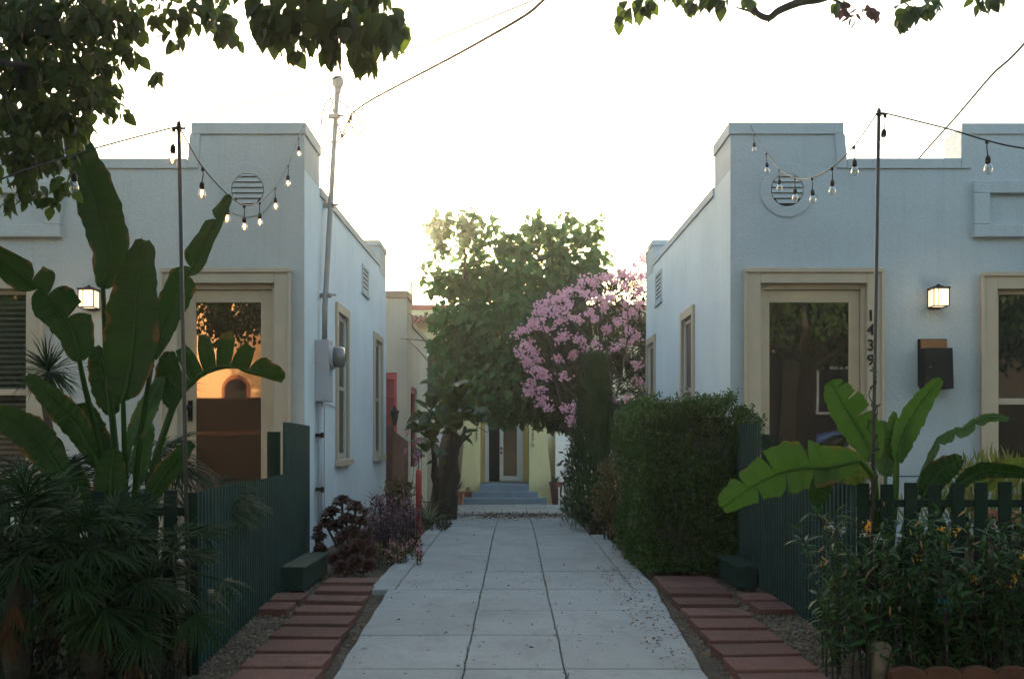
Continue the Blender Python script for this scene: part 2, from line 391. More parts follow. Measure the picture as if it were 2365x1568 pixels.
def fan(P, D, Nn, S, c, axis, nrm, size, nseg=22, spread=2.5, drp=.35):
    """add the blades of one fan-palm leaf to lists"""
    axis = Vector(axis).normalized(); nrm = Vector(nrm); nrm = (nrm - axis * nrm.dot(axis)).normalized(); sv = axis.cross(nrm)
    for i in range(nseg):
        a = (i / (nseg - 1) - .5) * spread + random.uniform(-.03, .03)
        d = axis * math.cos(a) + sv * math.sin(a) + nrm * random.uniform(-.08, .12) + Vector((0, 0, -drp * random.uniform(.3, 1)))
        P.append(tuple(c)); D.append(tuple(d)); Nn.append(tuple(nrm + sv * random.uniform(-.5, .5))); S.append(size * random.uniform(.8, 1.05) * (1 - .25 * abs(a) / spread))
T_BLADE = ([(0,0,0),(.024,.35,.0),(.019,.7,-.05),(0,1,-.20),(-.019,.7,-.05),(-.024,.35,.0)], [(0,1,2,5),(2,3,4,5)])
def rosette(P, D, Nn, S, c, r, axis=(0, 0, 1), rings=4, per=9):
    ax = Vector(axis).normalized(); a0 = ax.orthogonal().normalized(); b0 = ax.cross(a0)
    for k in range(rings):
        el = (k / rings) * 1.25 + .05; rr = r * (1 - .55 * k / rings)
        for j in range(per):
            q = 2 * math.pi * (j + .5 * (k % 2)) / per + random.uniform(-.1, .1)
            d = (a0 * math.cos(q) + b0 * math.sin(q)) * math.cos(el) + ax * math.sin(el)
            P.append(tuple(Vector(c) + ax * (.02 * k * r))); D.append(tuple(d)); Nn.append(tuple(ax * math.cos(el) - (a0*math.cos(q)+b0*math.sin(q)) * math.sin(el))); S.append(rr * random.uniform(.9, 1.1))
M['leaf_tree'] = leafmat('vine_tree_leaf', (.03,.085,.025), (.06,.135,.045), .42, .5)
M['leaf_ole'] = leafmat('oleander_leaf', (.018,.032,.014), (.045,.06,.03), .25, .5)
M['pink'] = leafmat('oleander_flower', (.58,.30,.40), (.80,.50,.60), .35, .6, tcol=(.9,.55,.65))
M['leaf_hedge'] = leafmat('hedge_leaf', (.008,.028,.004), (.034,.078,.010), .3, .35)
M['leaf_over'] = leafmat('street_tree_leaf', (.010,.030,.005), (.028,.062,.010), .40, .38, tcol=(.20,.30,.03))
M['leaf_dark'] = leafmat('dark_leaf', (.008,.018,.008), (.022,.038,.014), .2, .5)
ORD = ['first','second','third','fourth','fifth','sixth','seventh','eighth','ninth','tenth','eleventh','twelfth','thirteenth','fourteenth']

# ---------------------------------------------------------------- ground, path, street
def sheet(name, mat, xs, ys, dz, kind='structure', f=gz, wob=0):
    vs = [(x, y, f(y) + dz + (random.uniform(-wob, wob) if wob else 0)) for y in ys for x in xs]; nx = len(xs)
    fs = [(j*nx+i, j*nx+i+1, (j+1)*nx+i+1, (j+1)*nx+i) for j in range(len(ys)-1) for i in range(nx-1)]
    me = bpy.data.meshes.new(name); me.from_pydata(vs, [], fs); me.materials.append(mat)
    o = link(name, me); tag(o, kind=kind); return o
def ground_mat():
    m, nt, bs, out = nmat('gravel_soil'); v = coords(nt)
    vo = node(nt, 'ShaderNodeTexVoronoi'); vo.inputs['Scale'].default_value = 60; nt.links.new(v, vo.inputs['Vector'])
    sp = node(nt, 'ShaderNodeSeparateColor'); nt.links.new(vo.outputs['Color'], sp.inputs[0])
    a = ramp(nt, sp.outputs[0], [(0, (.05,.037,.026)), (.4, (.085,.066,.047)), (.75, (.13,.11,.085)), (1, (.07,.038,.02))])
    big = noise(nt, 1.7, 5, v)
    c = mixc(nt, ramp(nt, big, [(.42, (0,0,0)), (.62, (.8,.8,.8))]), a, (.045,.034,.024))
    nt.links.new(c, bs.inputs['Base Color']); bs.inputs['Roughness'].default_value = .95
    bump(nt, bs, vo.outputs['Distance'], .9, .02); return m
M['ground'] = ground_mat()
g = sheet('ground', M['ground'], [-60, -30, -12, -6, -3, -1.5, 0, 1.5, 3, 6, 12, 30, 60], [-40, -20, -10, 0, 3, 6, 9, 13, 16, 20, 24, 32, 60, 80], -0.03)

JX = [-.90, -.243, .248, .905]
def wob(x, y):
    return .0015*math.sin(y*1.1 + x*7) + .0018*math.sin(y*6.7 + x*3 + 1) + .0022*math.sin(y*17.3 + x) + .0012*math.sin(y*41 + x)
def path_mesh():
    mb = MB(); gp = .006
    zj = [3.25, 4.05, 4.88, 5.72, 6.57, 7.49, 8.55, 9.62, 10.7, 11.9, 13.1, 14.4, 15.8, 17.2, 18.8, 20.4, 22.0, 23.45]
    for a, b in zip(zj[:-1], zj[1:]):
        xs = list(JX)
        if a > 19: xs = [-1.42, -.65, .02, .68, 1.3]
        elif a > 7.4:
            xs = [-1.10] + xs + ([1.09] if a < 11.5 else [])
        for i in range(len(xs) - 1):
            t = [random.uniform(-.003, .003) for _ in range(4)]
            x0, x1, y0, y1 = xs[i] + gp*.55, xs[i+1] - gp*.55, a + gp*1.4, b - gp*1.4
            if i == 0 and 7.4 < a < 8: x0 += .0
            e = .008
            N_ = 7; L_ = []; R_ = []
            for k in range(N_):
                y = y0 + (y1 - y0) * k / (N_ - 1)
                wl = wob(xs[i], y) if abs(xs[i]) < .7 else .004 * math.sin(y*9 + xs[i]*5); wr = wob(xs[i+1], y) if abs(xs[i+1]) < .7 else .004 * math.sin(y*9 + xs[i+1]*5)
                if a < 7.4 and i == 0: wl += -.858 - .0333*(y-4.73) + .90
                if a < 7.4 and i == len(xs)-2: wr += .92 + .054*(y-4.73) - .905
                L_.append((x0 + wl + abs(wl if a > 7.4 else 0)*.3, y)); R_.append((x1 + wr - .002*math.sin(y*23+i), y))
            ring = L_ + R_[::-1]; n_ = len(ring); cx = sum(p[0] for p in ring)/n_; cy = sum(p[1] for p in ring)/n_
            tilt = (random.uniform(-.002,.002), random.uniform(-.002,.002), random.uniform(-.002,.002))
            def hh(p): return gz(p[1]) + tilt[0] + tilt[1]*(p[0]-cx)*3 + tilt[2]*(p[1]-cy)*3
            ins = [(p[0] + (.007 if p[0] < cx else -.007), p[1] + (.006 if k in (0, n_-1) else (-.006 if k in (N_-1, N_) else 0))) for k, p in enumerate(ring)]
            vs = [(p[0], p[1], gz(p[1])-.03) for p in ring] + [(p[0], p[1], hh(p)+.009) for p in ring] + [(p[0], p[1], hh(p)+.015) for p in ins]
            fs = [(2*n_+k, 2*n_+n_-1-k, 2*n_+n_-2-k, 2*n_+k+1) for k in range(N_-1)] + [(q*n_+k, q*n_+(k+1)%n_, (q+1)*n_+(k+1)%n_, (q+1)*n_+k) for q in (0,1) for k in range(n_)]
            mb.add(vs, fs)
    return mb
o = path_mesh().build('path', M['conc']); tag(o, kind='structure')
o = MB().box(-14, 14, -.6, 1.9, -.2, .0).build('pavement', M['side_conc'], bevel=.01); tag(o, kind='structure')
o = MB().box(-60, 60, -2.4, -2.2, -.3, -.01).build('kerb', M['side_conc'], bevel=.015); tag(o, kind='structure')
o = sheet('road', M['asphalt'], [-60, -20, 0, 20, 60], [-8.2, -5, -2.4], -.02, f=lambda y: 0); tag(o, kind='structure')
# gravel, weeds and litter lying about
def lit(n, reg):
    P = []
    while len(P) < n:
        x0, x1, y0, y1 = random.choice(reg); x, y = random.uniform(x0, x1), random.uniform(y0, y1)
        P.append((x, y, gz(y) - .022))
    return np.array(P)
regs = [(-1.75, -.93, 3.2, 7.4), (1.0, 1.95, 3.2, 8.2), (-1.75, -1.1, 5, 8.6), (1.5, 1.9, 5, 7.6)]
P = lit(5200, regs); n = len(P)
T_PEB = ([(-.5,-.4,0),(.5,-.5,0),(.55,.4,0),(-.4,.5,0),(0,0,.5)], [(0,1,4),(1,2,4),(2,3,4),(3,0,4)])
pebm = leafmat('pebbles', (.04,.029,.02), (.18,.145,.11), 0, .9)
o = scatter('gravel', pebm, None, P, np.column_stack([rng.normal(size=(n, 2)), np.zeros(n)]), np.tile([0,0,1.], (n,1)) + rng.normal(size=(n,3))*.2, rng.uniform(.008,.022,n), T_PEB); tag(o, kind='stuff')
P = np.vstack([lit(3200, regs), lit(260, [(-.9, .95, 4.4, 8.5)]) + [0,0,.042], lit(450, [(.72, 1.06, 4.9, 8.8)]) + [0,0,.042], lit(110, [(-1.1, 1.1, 8.5, 17)]) + [0,0,.042]]); n = len(P)
o = scatter('fallen_leaves', leafmat('litter', (.05,.03,.018), (.20,.11,.045), .05, .8), None, P, np.column_stack([rng.normal(size=(n, 2)), rng.normal(size=n)*.15]), np.tile([0,0,1.], (n,1)) + rng.normal(size=(n,3))*.35, rng.uniform(.012,.034,n), T_OVAL); tag(o, kind='stuff')
P = np.array([(random.gauss(0, .75), random.gauss(16.7, .75), 0) for _ in range(2600)]); P[:, 2] = [gz(y) + .02 for y in P[:, 1]]; n = len(P)
o = scatter('shade_flecks', leafmat('shade_fleck_brown', (.03,.018,.012), (.08,.045,.025), .05, .8), None, P, np.column_stack([rng.normal(size=(n, 2)), rng.normal(size=n)*.15]), np.tile([0,0,1.], (n,1)) + rng.normal(size=(n,3))*.35, rng.uniform(.02,.06,n), T_OVAL); tag(o, kind='stuff')  # shade under the tree, laid on the path as dark brown flecks
# weeds in the cracks
P = []; 
for k in range(420):
    y = random.uniform(4.6, 15); x = random.choice([-.243, .248]); x += wob(x, y) + random.gauss(0, .006)
    if math.sin(y * 4.1 + x * 9) + math.sin(y * 1.7) < .2: continue
    P.append((x, y, gz(y) + .006))
P += [(-.95 - random.random()*.1, random.uniform(5, 12), .0) for _ in range(90)] + [(1.03 + random.random()*.08, random.uniform(5, 8), .0) for _ in range(60)]
P = np.array(P); n = len(P)
o = scatter('weeds', leafmat('weed_leaf', (.02,.035,.012), (.06,.09,.03), .2), None, P, np.column_stack([rng.normal(size=(n,2))*.8, np.abs(rng.normal(size=n))*.6+.2]), rdir(n), rng.uniform(.012,.035,n), T_LANCE); tag(o, kind='stuff')

def paver(x0, x1, Y, lab, grp, dep=.29, rot=0.0, h=.035):
    mb = MB(); w = (x1 - x0) / 2
    mb.box(-w, w, -dep/2, dep/2, -.06, h - .012)
    o = mb.build('paving_brick', M['paver'], None, bevel=.006, loc=((x0+x1)/2, Y, .0)); o.rotation_euler = (random.uniform(-.012,.012), random.uniform(-.012,.012), rot)
    tag(o, lab, 'paver', grp)
ly = [4.70, 5.05, 5.42, 5.80, 6.19, 6.60, 7.04, 7.50, 7.95]
for i, y in enumerate(ly):
    t = (y - 4.7) / 3.25; xa = -1.335 - .16 * t
    paver(xa, xa + .405, y, 'red stepping paver left of the path, %s counting away from the viewer' % ORD[i], 'red pavers left of the path', .285 if i < 5 else .26, -.03 + random.uniform(-.02, .02))
ry = [4.62, 4.98, 5.32, 5.69, 6.08, 6.48, 6.92, 7.40, 7.72, 8.02]
for i, y in enumerate(ry):
    t = (y - 4.6) / 3.4; xa = 1.065 + .08 * t
    paver(xa, xa + .41 + (.05 if i > 6 else 0), y, 'red stepping paver right of the path, %s counting away from the viewer' % ORD[i], 'red pavers right of the path', .285, .03 + random.uniform(-.02, .02))
for i, y in enumerate((6.72, 7.12)):
    paver(-1.74 - .02*i, -1.50, y, 'short red paver against the left corrugated fence, %s' % ('nearer the viewer' if i == 0 else 'nearer the green box'), 'short pavers at the left fence', .3)
    paver(1.62, 1.86, y, 'short red paver against the right corrugated fence, %s' % ('nearer the viewer' if i == 0 else 'nearer the green box'), 'short pavers at the right fence', .3)

# ---------------------------------------------------------------- houses
def grid_wall(mb, plane, a0, a1, z0, z1, fixed, holes, depth, dirn):
    """wall rectangle with openings and their reveals; plane 'y' (a = x) or 'x' (a = y)"""
    def pt(a, z, f): return (a, f, z) if plane == 'y' else (f, a, z)
    A = sorted({a0, a1, *[h[0] for h in holes], *[h[1] for h in holes]}); Z = sorted({z0, z1, *[h[2] for h in holes], *[h[3] for h in holes]})
    for i in range(len(A)-1):
        for j in range(len(Z)-1):
            ca, cz = (A[i]+A[i+1])/2, (Z[j]+Z[j+1])/2
            if any(h[0] < ca < h[1] and h[2] < cz < h[3] for h in holes): continue
            mb.add([pt(A[i], Z[j], fixed), pt(A[i+1], Z[j], fixed), pt(A[i+1], Z[j+1], fixed), pt(A[i], Z[j+1], fixed)], [(0,1,2,3)])
    f2 = fixed + depth * dirn
    for h in holes:
        c = [(h[0],h[2]),(h[1],h[2]),(h[1],h[3]),(h[0],h[3])]
        for k in range(4):
            p, q = c[k], c[(k+1)%4]
            mb.add([pt(*p, fixed), pt(*q, fixed), pt(*q, f2), pt(*p, f2)], [(0,1,2,3)])
        mb.add([pt(p[0], p[1], f2 + .002*dirn) for p in c], [(0,1,2,3)])
FY = 9.58
def text_mesh(name, ch, size, mat, parent, loc, rot=(R(90), 0, 0), ext=.006):
    cu = bpy.data.curves.new(name, 'FONT'); cu.body = ch; cu.size = size; cu.extrude = ext; cu.align_x = 'CENTER'; cu.bevel_depth = .0015
    t = bpy.data.objects.new('tmp', cu); COL.objects.link(t)
    dg = bpy.context.evaluated_depsgraph_get(); me = bpy.data.meshes.new_from_object(t.evaluated_get(dg)); me.name = name
    bpy.data.objects.remove(t); me.materials.clear(); me.materials.append(mat)
    me.transform(Matrix.Translation(loc) @ Matrix.Rotation(rot[2], 4, 'Z') @ Matrix.Rotation(rot[0], 4, 'X'))
    return link(name, me, parent)

def door_front(H, s, xc, u0, u1, glass_mat, g0, g1):
    """casing, leaf and pane of a front door; u measured outward from the corner"""
    X = lambda u: s * (xc + u)
    top_c, top_o, top_g = 2.775, 2.62, 2.467
    cw = .16
    cas = MB(); cas.box(X(u0), X(u0+cw-.01), FY-.045, FY+.02, .10, top_c); cas.box(X(u1-cw+.01), X(u1), FY-.045, FY+.02, .10, top_c); cas.box(X(u0+cw-.01), X(u1-cw+.01), FY-.045, FY+.02, top_o+.02, top_c)
    cas.box(X(u0-.015), X(u1+.015), FY-.065, FY-.0455, top_c-.035, top_c+.01)
    cas.box(X(u0-.014), X(u0+.018), FY-.064, FY-.0455, .10, top_c-.036); cas.box(X(u1-.018), X(u1+.014), FY-.064, FY-.0455, .10, top_c-.036)
    cas.build('door_casing', M['trim'], H, bevel=.006)
    fr = MB(); a, b = u0+cw, u1-cw
    yb = FY + .16
    fr.box(X(a-.02), X(a+.03), FY+.02, yb, .10, top_o+.02); fr.box(X(b-.03), X(b+.02), FY+.02, yb, .10, top_o+.02); fr.box(X(a+.03), X(b-.03), FY+.02, yb, top_o-.03, top_o+.02)
    fr.build('door_frame', M['trim'], H, bevel=.004)
    d = MB(); a += .034; b -= .034; y0, y1 = FY+.05, FY+.095; zt = top_o - .034
    d.box(X(a), X(g0), y0, y1, .13, zt); d.box(X(g1), X(b), y0, y1, .13, zt); d.box(X(g0), X(g1), y0, y1, top_g, zt); d.box(X(g0), X(g1), y0, y1, .13, .45)
    D = d.build('door', M['door'], H, bevel=.004)
    MB().box(X(g0-.005), X(g1+.005), y0+.018, y0+.028, .445, top_g+.005).build('pane', glass_mat, D)
    hx = X(b - .055)
    hb = MB().box(hx-.022, hx+.022, y0-.012, y0-.001, 1.32, 1.52); hb.lathe((hx, y0-.03, 1.45), [(.008,-.02),(.008,.02)], 10, 'y'); hb.lathe((hx, y0-.055, 1.45), [(.012,-.02),(.028,-.008),(.028,.01),(.012,.02)], 14, 'y')
    hb.tube([(hx, y0-.012, 1.42), (hx, y0-.05, 1.40), (hx, y0-.05, 1.34), (hx, y0-.012, 1.33)], .007, 6)
    hb.build('handle', M['black'], D, smooth=False)
def window_front(H, s, xc, u0, u1, z0, z1, rail, blind):
    X = lambda u: s * (xc + u); cw = .15
    c = MB(); c.box(X(u0), X(u0+cw), FY-.045, FY+.02, z0, z1); c.box(X(u1-cw), X(u1), FY-.045, FY+.02, z0, z1); c.box(X(u0+cw), X(u1-cw), FY-.045, FY+.02, z1-cw, z1)
    c.box(X(u0-.012), X(u1+.012), FY-.065, FY-.0455, z1-.03, z1+.01)
    c.box(X(u0-.012), X(u0+.018), FY-.064, FY-.0455, z0, z1-.031)
    WN = c.build('window', M['trim'], H, bevel=.005)
    MB().box(X(u0-.04), X(u1+.04), FY-.10, FY+.02, z0-.07, z0-.001).build('sill', M['trim'], WN, bevel=.006)
    f = MB(); a, b = u0+cw, u1-cw; t = z1-cw
    f.box(X(a), X(a+.045), FY+.03, FY+.08, z0, t); f.box(X(b-.045), X(b), FY+.03, FY+.08, z0, t); f.box(X(a+.045), X(b-.045), FY+.03, FY+.08, t-.045, t); f.box(X(a+.045), X(b-.045), FY+.03, FY+.08, z0, z0+.05)
    f.box(X(a+.045), X(b-.045), FY+.031, FY+.079, rail-.03, rail+.03); f.build('frame', M['trim'], WN, bevel=.004)
    MB().box(X(a+.04), X(b-.04), FY+.05, FY+.056, z0+.02, t-.02).build('pane', M['blindglass'] if blind else M['pane_w'], WN)
    if blind:
        MB().box(X(a), X(b), FY+.15, FY+.16, z0, t).build('backing', M['room'], WN)
        bl = MB(); z = z0 + .06
        while z < t - .03:
            y = FY + .10; bl.add([(X(a+.05), y-.022, z-.012), (X(b-.05), y-.022, z-.012), (X(b-.05), y+.022, z+.016), (X(a+.05), y+.022, z+.016)], [(0,1,2,3)]); z += .052
        bl.build('blind', M['slat'], WN)
M['blindglass'] = clearglass('window_glass_reflecting', .03); M['pane_w'] = pane('window_glass_dark', (.012,.014,.012), .10)
M['slat'] = plain('blind_slats', (.09,.11,.085), .5)
def vent_front(H, s, xc, u, z, ring, full):
    X = s * (xc + u); ro, ri = .262, .156; N = 40
    mb = MB(); vs = []; fs = []
    prof = [(ro, 0.0), (ro, -.007), (ro-.008, -.010), (ri+.014, -.010), (ri+.004, -.008), (ri, .0), (ri, .06)]
    for k in range(N + 1):
        q = (0 if full else -.15) + (2*math.pi if full else math.pi + .3) * k / N
        for r, d in prof: vs.append((X + r*math.cos(q), FY + d - .001, z + r*math.sin(q)))
    m = len(prof)
    for k in range(N):
        for i in range(m-1): fs.append((k*m+i, (k+1)*m+i, (k+1)*m+i+1, k*m+i+1))
    mb.add(vs, fs); V = mb.build('vent', ring, H, smooth=False)
    lo = MB(); 
    for k in range(6):
        zz = z - ri + .03 + k * .052; w = math.sqrt(max(0, ri*ri - (zz - z)**2)) - .004
        w2 = math.sqrt(max(.0001, ri*ri - min(ri-.002, abs(zz+.04 - z))**2)) - .004; w2 = min(w2, w + .02) if w2 > w else w2
        lo.add([(X-w, FY-.012, zz), (X+w, FY-.012, zz), (X+w2, FY+.010, zz+.044), (X-w2, FY+.010, zz+.044), (X-w, FY-.004, zz-.004), (X+w, FY-.004, zz-.004)], [(0,1,2,3), (4,5,1,0)])
    lo.build('louvre', ring, V)
    bk = MB(); bk.add([(X + ri*math.cos(2*math.pi*k/24), FY+.048, z + ri*math.sin(2*math.pi*k/24)) for k in range(24)], [tuple(range(24))]); bk.build('backing', M['room'], V)

def coping(mb, pts, t, y0, y1):
    """band of width t hanging below the polyline pts (u->x already applied), front y0 to y1"""
    for (xa, xb, zt) in pts: mb.box(xa, xb, y0, y1, zt - t, zt)

def bungalow(s, xc, wall, label, win_u, block2, side_wins, vent_side, door_glass, g0, g1, rear=15.7):
    H = thing('bungalow', label, 'house', (s * (xc + 3), FY + 2, 0))
    X = lambda u: s * (xc + u); UE = 12.5
    w = MB(); wh = [tuple(sorted((X(.19), X(1.31)))) + (.12, 2.64), tuple(sorted((X(win_u+.0+.12), X(win_u+1.5-.12)))) + (.75, 2.63), tuple(sorted((X(.545-.158), X(.545+.158)))) + (3.54-.158, 3.54+.158)]
    ax0, ax1 = sorted((X(0), X(UE)))
    lowz, hiz = 3.83, 4.175
    grid_wall(w, 'y', ax0, ax1, 0 - .05, lowz, FY, wh, .2, 1)
    # opening in the vent area is set in the block above the door: kept shallow, behind the louvres
    sz = 3.74
    sh = [(a, b, .92, 2.60) for a, b in side_wins]
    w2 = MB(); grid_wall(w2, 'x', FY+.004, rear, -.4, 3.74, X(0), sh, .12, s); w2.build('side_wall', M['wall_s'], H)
    # parapet rising to the rear, rear and outer walls, roof
    w.add([(X(0), FY+.75, 3.74), (X(0), rear, 3.74), (X(0), rear, 3.82), (X(.2), FY+.75, 3.741), (X(.2), rear, 3.741), (X(.2), rear, 3.82)], [(0,1,2), (3,4,5), (0,2,5,3), (1,4,5,2)])
    w.add([(X(0), rear, -.4), (X(UE), rear, -.4), (X(UE), rear, 3.74), (X(0), rear, 3.74)], [(0,1,2,3)])
    w.add([(X(UE), FY, -.05), (X(UE), rear, -.05), (X(UE), rear, 3.74), (X(UE), FY, 3.74)], [(0,1,2,3)])
    w.add([(X(0), FY+.21, 3.739), (X(UE), FY+.21, 3.739), (X(UE), rear, 3.739), (X(0), rear, 3.739)], [(0,1,2,3)])
    w.add([(ax0, FY, lowz), (ax1, FY, lowz), (ax1, FY+.2, lowz), (ax0, FY+.2, lowz)], [(0,1,2,3)])
    w.add([(ax0, FY+.2, lowz), (ax1, FY+.2, lowz), (ax1, FY+.2, 3.7), (ax0, FY+.2, 3.7)], [(0,1,2,3)])
    # raised blocks (battered outer edge)
    w.prism([(X(0), lowz), (X(1.11), lowz), (X(1.085), hiz), (X(0), hiz)], 'y', FY, FY + .75)
    w.prism([(X(block2), lowz), (X(UE), lowz), (X(UE), hiz - .01), (X(block2+.01), hiz - .01)], 'y', FY, FY + .45)
    w.box(X(-.003), X(1.1), rear - .8, rear + .003, 3.66, 4.12)
    w.box(X(0)+s*.0, X(0)+s*.2, FY+.001, FY + .75, 3.739, 3.83)
    wo_ = w.build('wall', wall, H)
    c = MB(); t = .10; p = .018
    cy0, cy1 = FY - p, FY + .01
    c.box(X(-p), X(1.085), cy0, cy1, hiz - t, hiz + .012)
    c.prism([(X(1.02), lowz - .08), (X(1.125), lowz - .08), (X(1.098), hiz - t), (X(1.00), hiz - t)], 'y', cy0 + .002, cy1)
    c.box(X(1.1255), X(block2-.03), cy0, cy1, lowz - .085, lowz + .012)
    c.box(X(block2-.028), X(block2+.07), cy0 + .002, cy1, lowz - .085, hiz - t)
    c.box(X(block2-.02), X(UE), cy0 + .001, cy1, hiz - t, hiz + .004)
    c.box(X(-p), X(.01), FY + .011, FY + .76, hiz - t, hiz + .012)
    c.add([(X(-p), FY+.761, 3.74-.07), (X(-p), rear-.8, 3.81-.07), (X(-p), rear-.8, 3.83), (X(-p), FY+.761, 3.76), (X(.01), FY+.761, 3.67), (X(.01), rear-.8, 3.74), (X(.21), rear-.8, 3.83), (X(.21), FY+.761, 3.76)], [(0,1,2,3), (3,2,6,7), (0,1,5,4), (0,3,7,4)])
    c.box(X(-p), X(.01), rear - .80, rear + .01, 4.05, 4.13); c.box(X(-p), X(1.1), rear - .82, rear - .801, 4.05, 4.13)
    c.box(X(1.01), X(UE-1), FY + .2, FY + .22, lowz - .05, lowz + .011)
    c.build('coping', wall, H, bevel=.004)
    # relief panel on the outer block
    pu = (2245 - 1687) / 240; z1_, z0_ = 3.62, 3.08
    r = MB(); r.box(X(pu), X(pu+1.7), FY-.055, FY+.01, 3.50, z1_); r.box(X(pu), X(pu+1.7), FY-.055, FY+.01, z0_, 3.20)
    r.box(X(pu), X(pu+.15), FY-.055, FY+.01, 3.20, 3.50); r.box(X(pu+1.55), X(pu+1.7), FY-.055, FY+.01, 3.20, 3.50); r.build('relief_panel', wall, H, bevel=.008)
    door_front(H, s, xc, .13, 1.45 if s > 0 else 1.36, door_glass, g0, g1)
    window_front(H, s, xc, win_u, win_u + 1.5, .80, 2.735, 1.51 if s > 0 else 1.60, s < 0)
    vent_front(H, s, xc, .545, 3.54, wall, True)
    for i, (a, b) in enumerate(side_wins):
        cz = MB(); x0, x1 = X(-.03), X(.01)
        cz.box(x0, x1, a-.09, a, .92, 2.70); cz.box(x0, x1, b, b+.09, .92, 2.70); cz.box(x0, x1, a, b, 2.60, 2.70)
        WN = cz.build('window', M['trim'], H, bevel=.004)
        MB().box(X(-.07), X(.01), a-.12, b+.12, .84, .919).build('sill', M['trim'], WN, bevel=.006)
        fz = MB(); fx0, fx1 = X(.02), X(.06)
        fz.box(fx0, fx1, a, a+.05, .93, 2.59); fz.box(fx0, fx1, b-.05, b, .93, 2.59); fz.box(fx0, fx1, a+.05, b-.05, 2.54, 2.59); fz.box(fx0, fx1, a+.05, b-.05, .93, .99); fz.box(fx0, fx1, a+.05, b-.05, 1.72, 1.77)
        fz.build('frame', M['trim'], WN, bevel=.003)
        MB().box(X(.035), X(.045), a+.04, b-.04, .98, 2.55).build('screen', M['screen'], WN)
    a, b, z0v, z1v = vent_side
    v = MB(); v.box(X(-.015), X(.01), a, a+.04, z0v, z1v); v.box(X(-.015), X(.01), b-.04, b, z0v, z1v); v.box(X(-.03), X(.01), a-.03, b+.03, z0v-.04, z0v-.001); v.box(X(-.015), X(.01), a+.04, b-.04, z1v-.04, z1v)
    V = v.build('vent', wall, H)
    l = MB(); k = z0v + .02
    MB().box(X(-.001), X(-.003), a+.04, b-.04, z0v, z1v-.04).build('backing', M['room'], V)
    while k < z1v - .06:
        l.add([(X(-.012), a+.04, k), (X(-.012), b-.04, k), (X(-.003), b-.04, k+.045), (X(-.003), a+.04, k+.045)], [(0,1,2,3)]); k += .06
    l.build('louvre', wall, V)
    return H
HL = bungalow(-1, 2.017, M['wall_l'], 'left bungalow, pale grey stucco with stepped parapet, cream door behind the giant paddle leaves', 2.50, 2.25, [(11.33, 12.0), (14.34, 15.1)], (13.2, 13.75, 3.12, 3.48), M['pane_l'], .43, 1.06)
HR = bungalow(1, 2.083, M['wall_r'], 'right bungalow, pale blue stucco with stepped parapet, lit wall lantern and black mailbox', 2.40, 2.243, [(11.55, 12.25), (14.7, 15.45)], (14.0, 14.6, 3.12, 3.55), M['pane_r'], .388, 1.158)
# house number of the right bungalow, on the door casing
for ch, (x, y) in zip('1439', ((2011, 728), (2011, 760), (2011, 796), (2011, 830))):
    p = W(x, y, FY - .05); text_mesh('house_number', ch, .15, M['black'], HR, (p.x, FY - .052, p.z - .055))

def lantern(xp, yp, label, lit=0.3):
    c = W(xp, yp, FY); T = thing('wall_lantern', label, 'lamp', (c.x, FY, c.z), 'lit wall lanterns'); w = .068; y0, y1 = FY - .17, FY - .03
    MB().box(c.x-w, c.x+w, y0, y1, c.z-.085, c.z+.07).build('shade', M['lampglow'], T, bevel=.004)
    f = MB(); e = .008
    for sx in (-w-e, w): 
        for yy in (y0-e, y1-.006): f.box(c.x+sx, c.x+sx+e, yy, yy+e, c.z-.09, c.z+.08)
    for yy in (y0-e, y1-.006): f.box(c.x-w, c.x+w, yy, yy+e, c.z-.095, c.z-.085)
    for sx in (-w-e, w): f.box(c.x+sx, c.x+sx+e, y0, y1-.01, c.z-.095, c.z-.087)
    f.box(c.x-.03, c.x-.024, y0-e, y0-.001, c.z-.084, c.z+.075)
    f.build('frame', M['black'], T)
    r = MB(); r.box(c.x-w-.014, c.x+w+.014, y0-.014, y1+.0, c.z+.076, c.z+.09); r.lathe((c.x, (y0+y1)/2, c.z), [(.06,.09),(.045,.105),(.02,.112),(.012,.125)], 10); r.build('cap', M['black'], T)
    MB().box(c.x-.055, c.x+.055, FY-.03, FY-.001, c.z-.10, c.z+.10).build('back_plate', M['black'], T)
    L = bpy.data.lights.new('lantern_light', 'POINT'); L.energy = lit; L.color = (1, .78, .5); L.shadow_soft_size = .06
    lo = bpy.data.objects.new('lantern_light', L); COL.objects.link(lo); lo.parent = T; lo.location = (0, -.30, .0)
lantern(216, 693, 'lit square wall lantern half hidden behind the big leaf stalk on the left bungalow')
lantern(2157, 690, 'lit square wall lantern above the black mailbox on the right bungalow')
# mailbox
T = thing('mailbox', 'black wall mailbox with its brown inner lid showing, under the right lantern', 'mailbox', (W(2156, 840, FY).x, FY, 1.6))
a = W(2119, 783, FY); b = W(2186, 897, FY)
MB().box(a.x, b.x, FY-.015, FY-.001, b.z+.02, a.z).build('back_plate', M['black'], T, bevel=.003)
MB().box(a.x+.018, b.x-.012, FY-.045, FY-.016, W(0, 806, FY).z, a.z-.012).build('lid', M['mail_wood'], T, bevel=.003)
a2 = W(2121, 806, FY); mb = MB(); mb.prism([(FY-.155, b.z-.01), (FY-.016, b.z-.01), (FY-.016, a2.z), (FY-.13, a2.z)], 'x', a2.x, b.x+.004); mb.build('body', M['black'], T, bevel=.004)
mb = MB(); mb.lathe((a2.x+.055, FY-.15, W(0, 850, FY).z), [(.006,-.012),(.006,.01)], 10, 'y'); mb.build('lock', M['galv'], T)

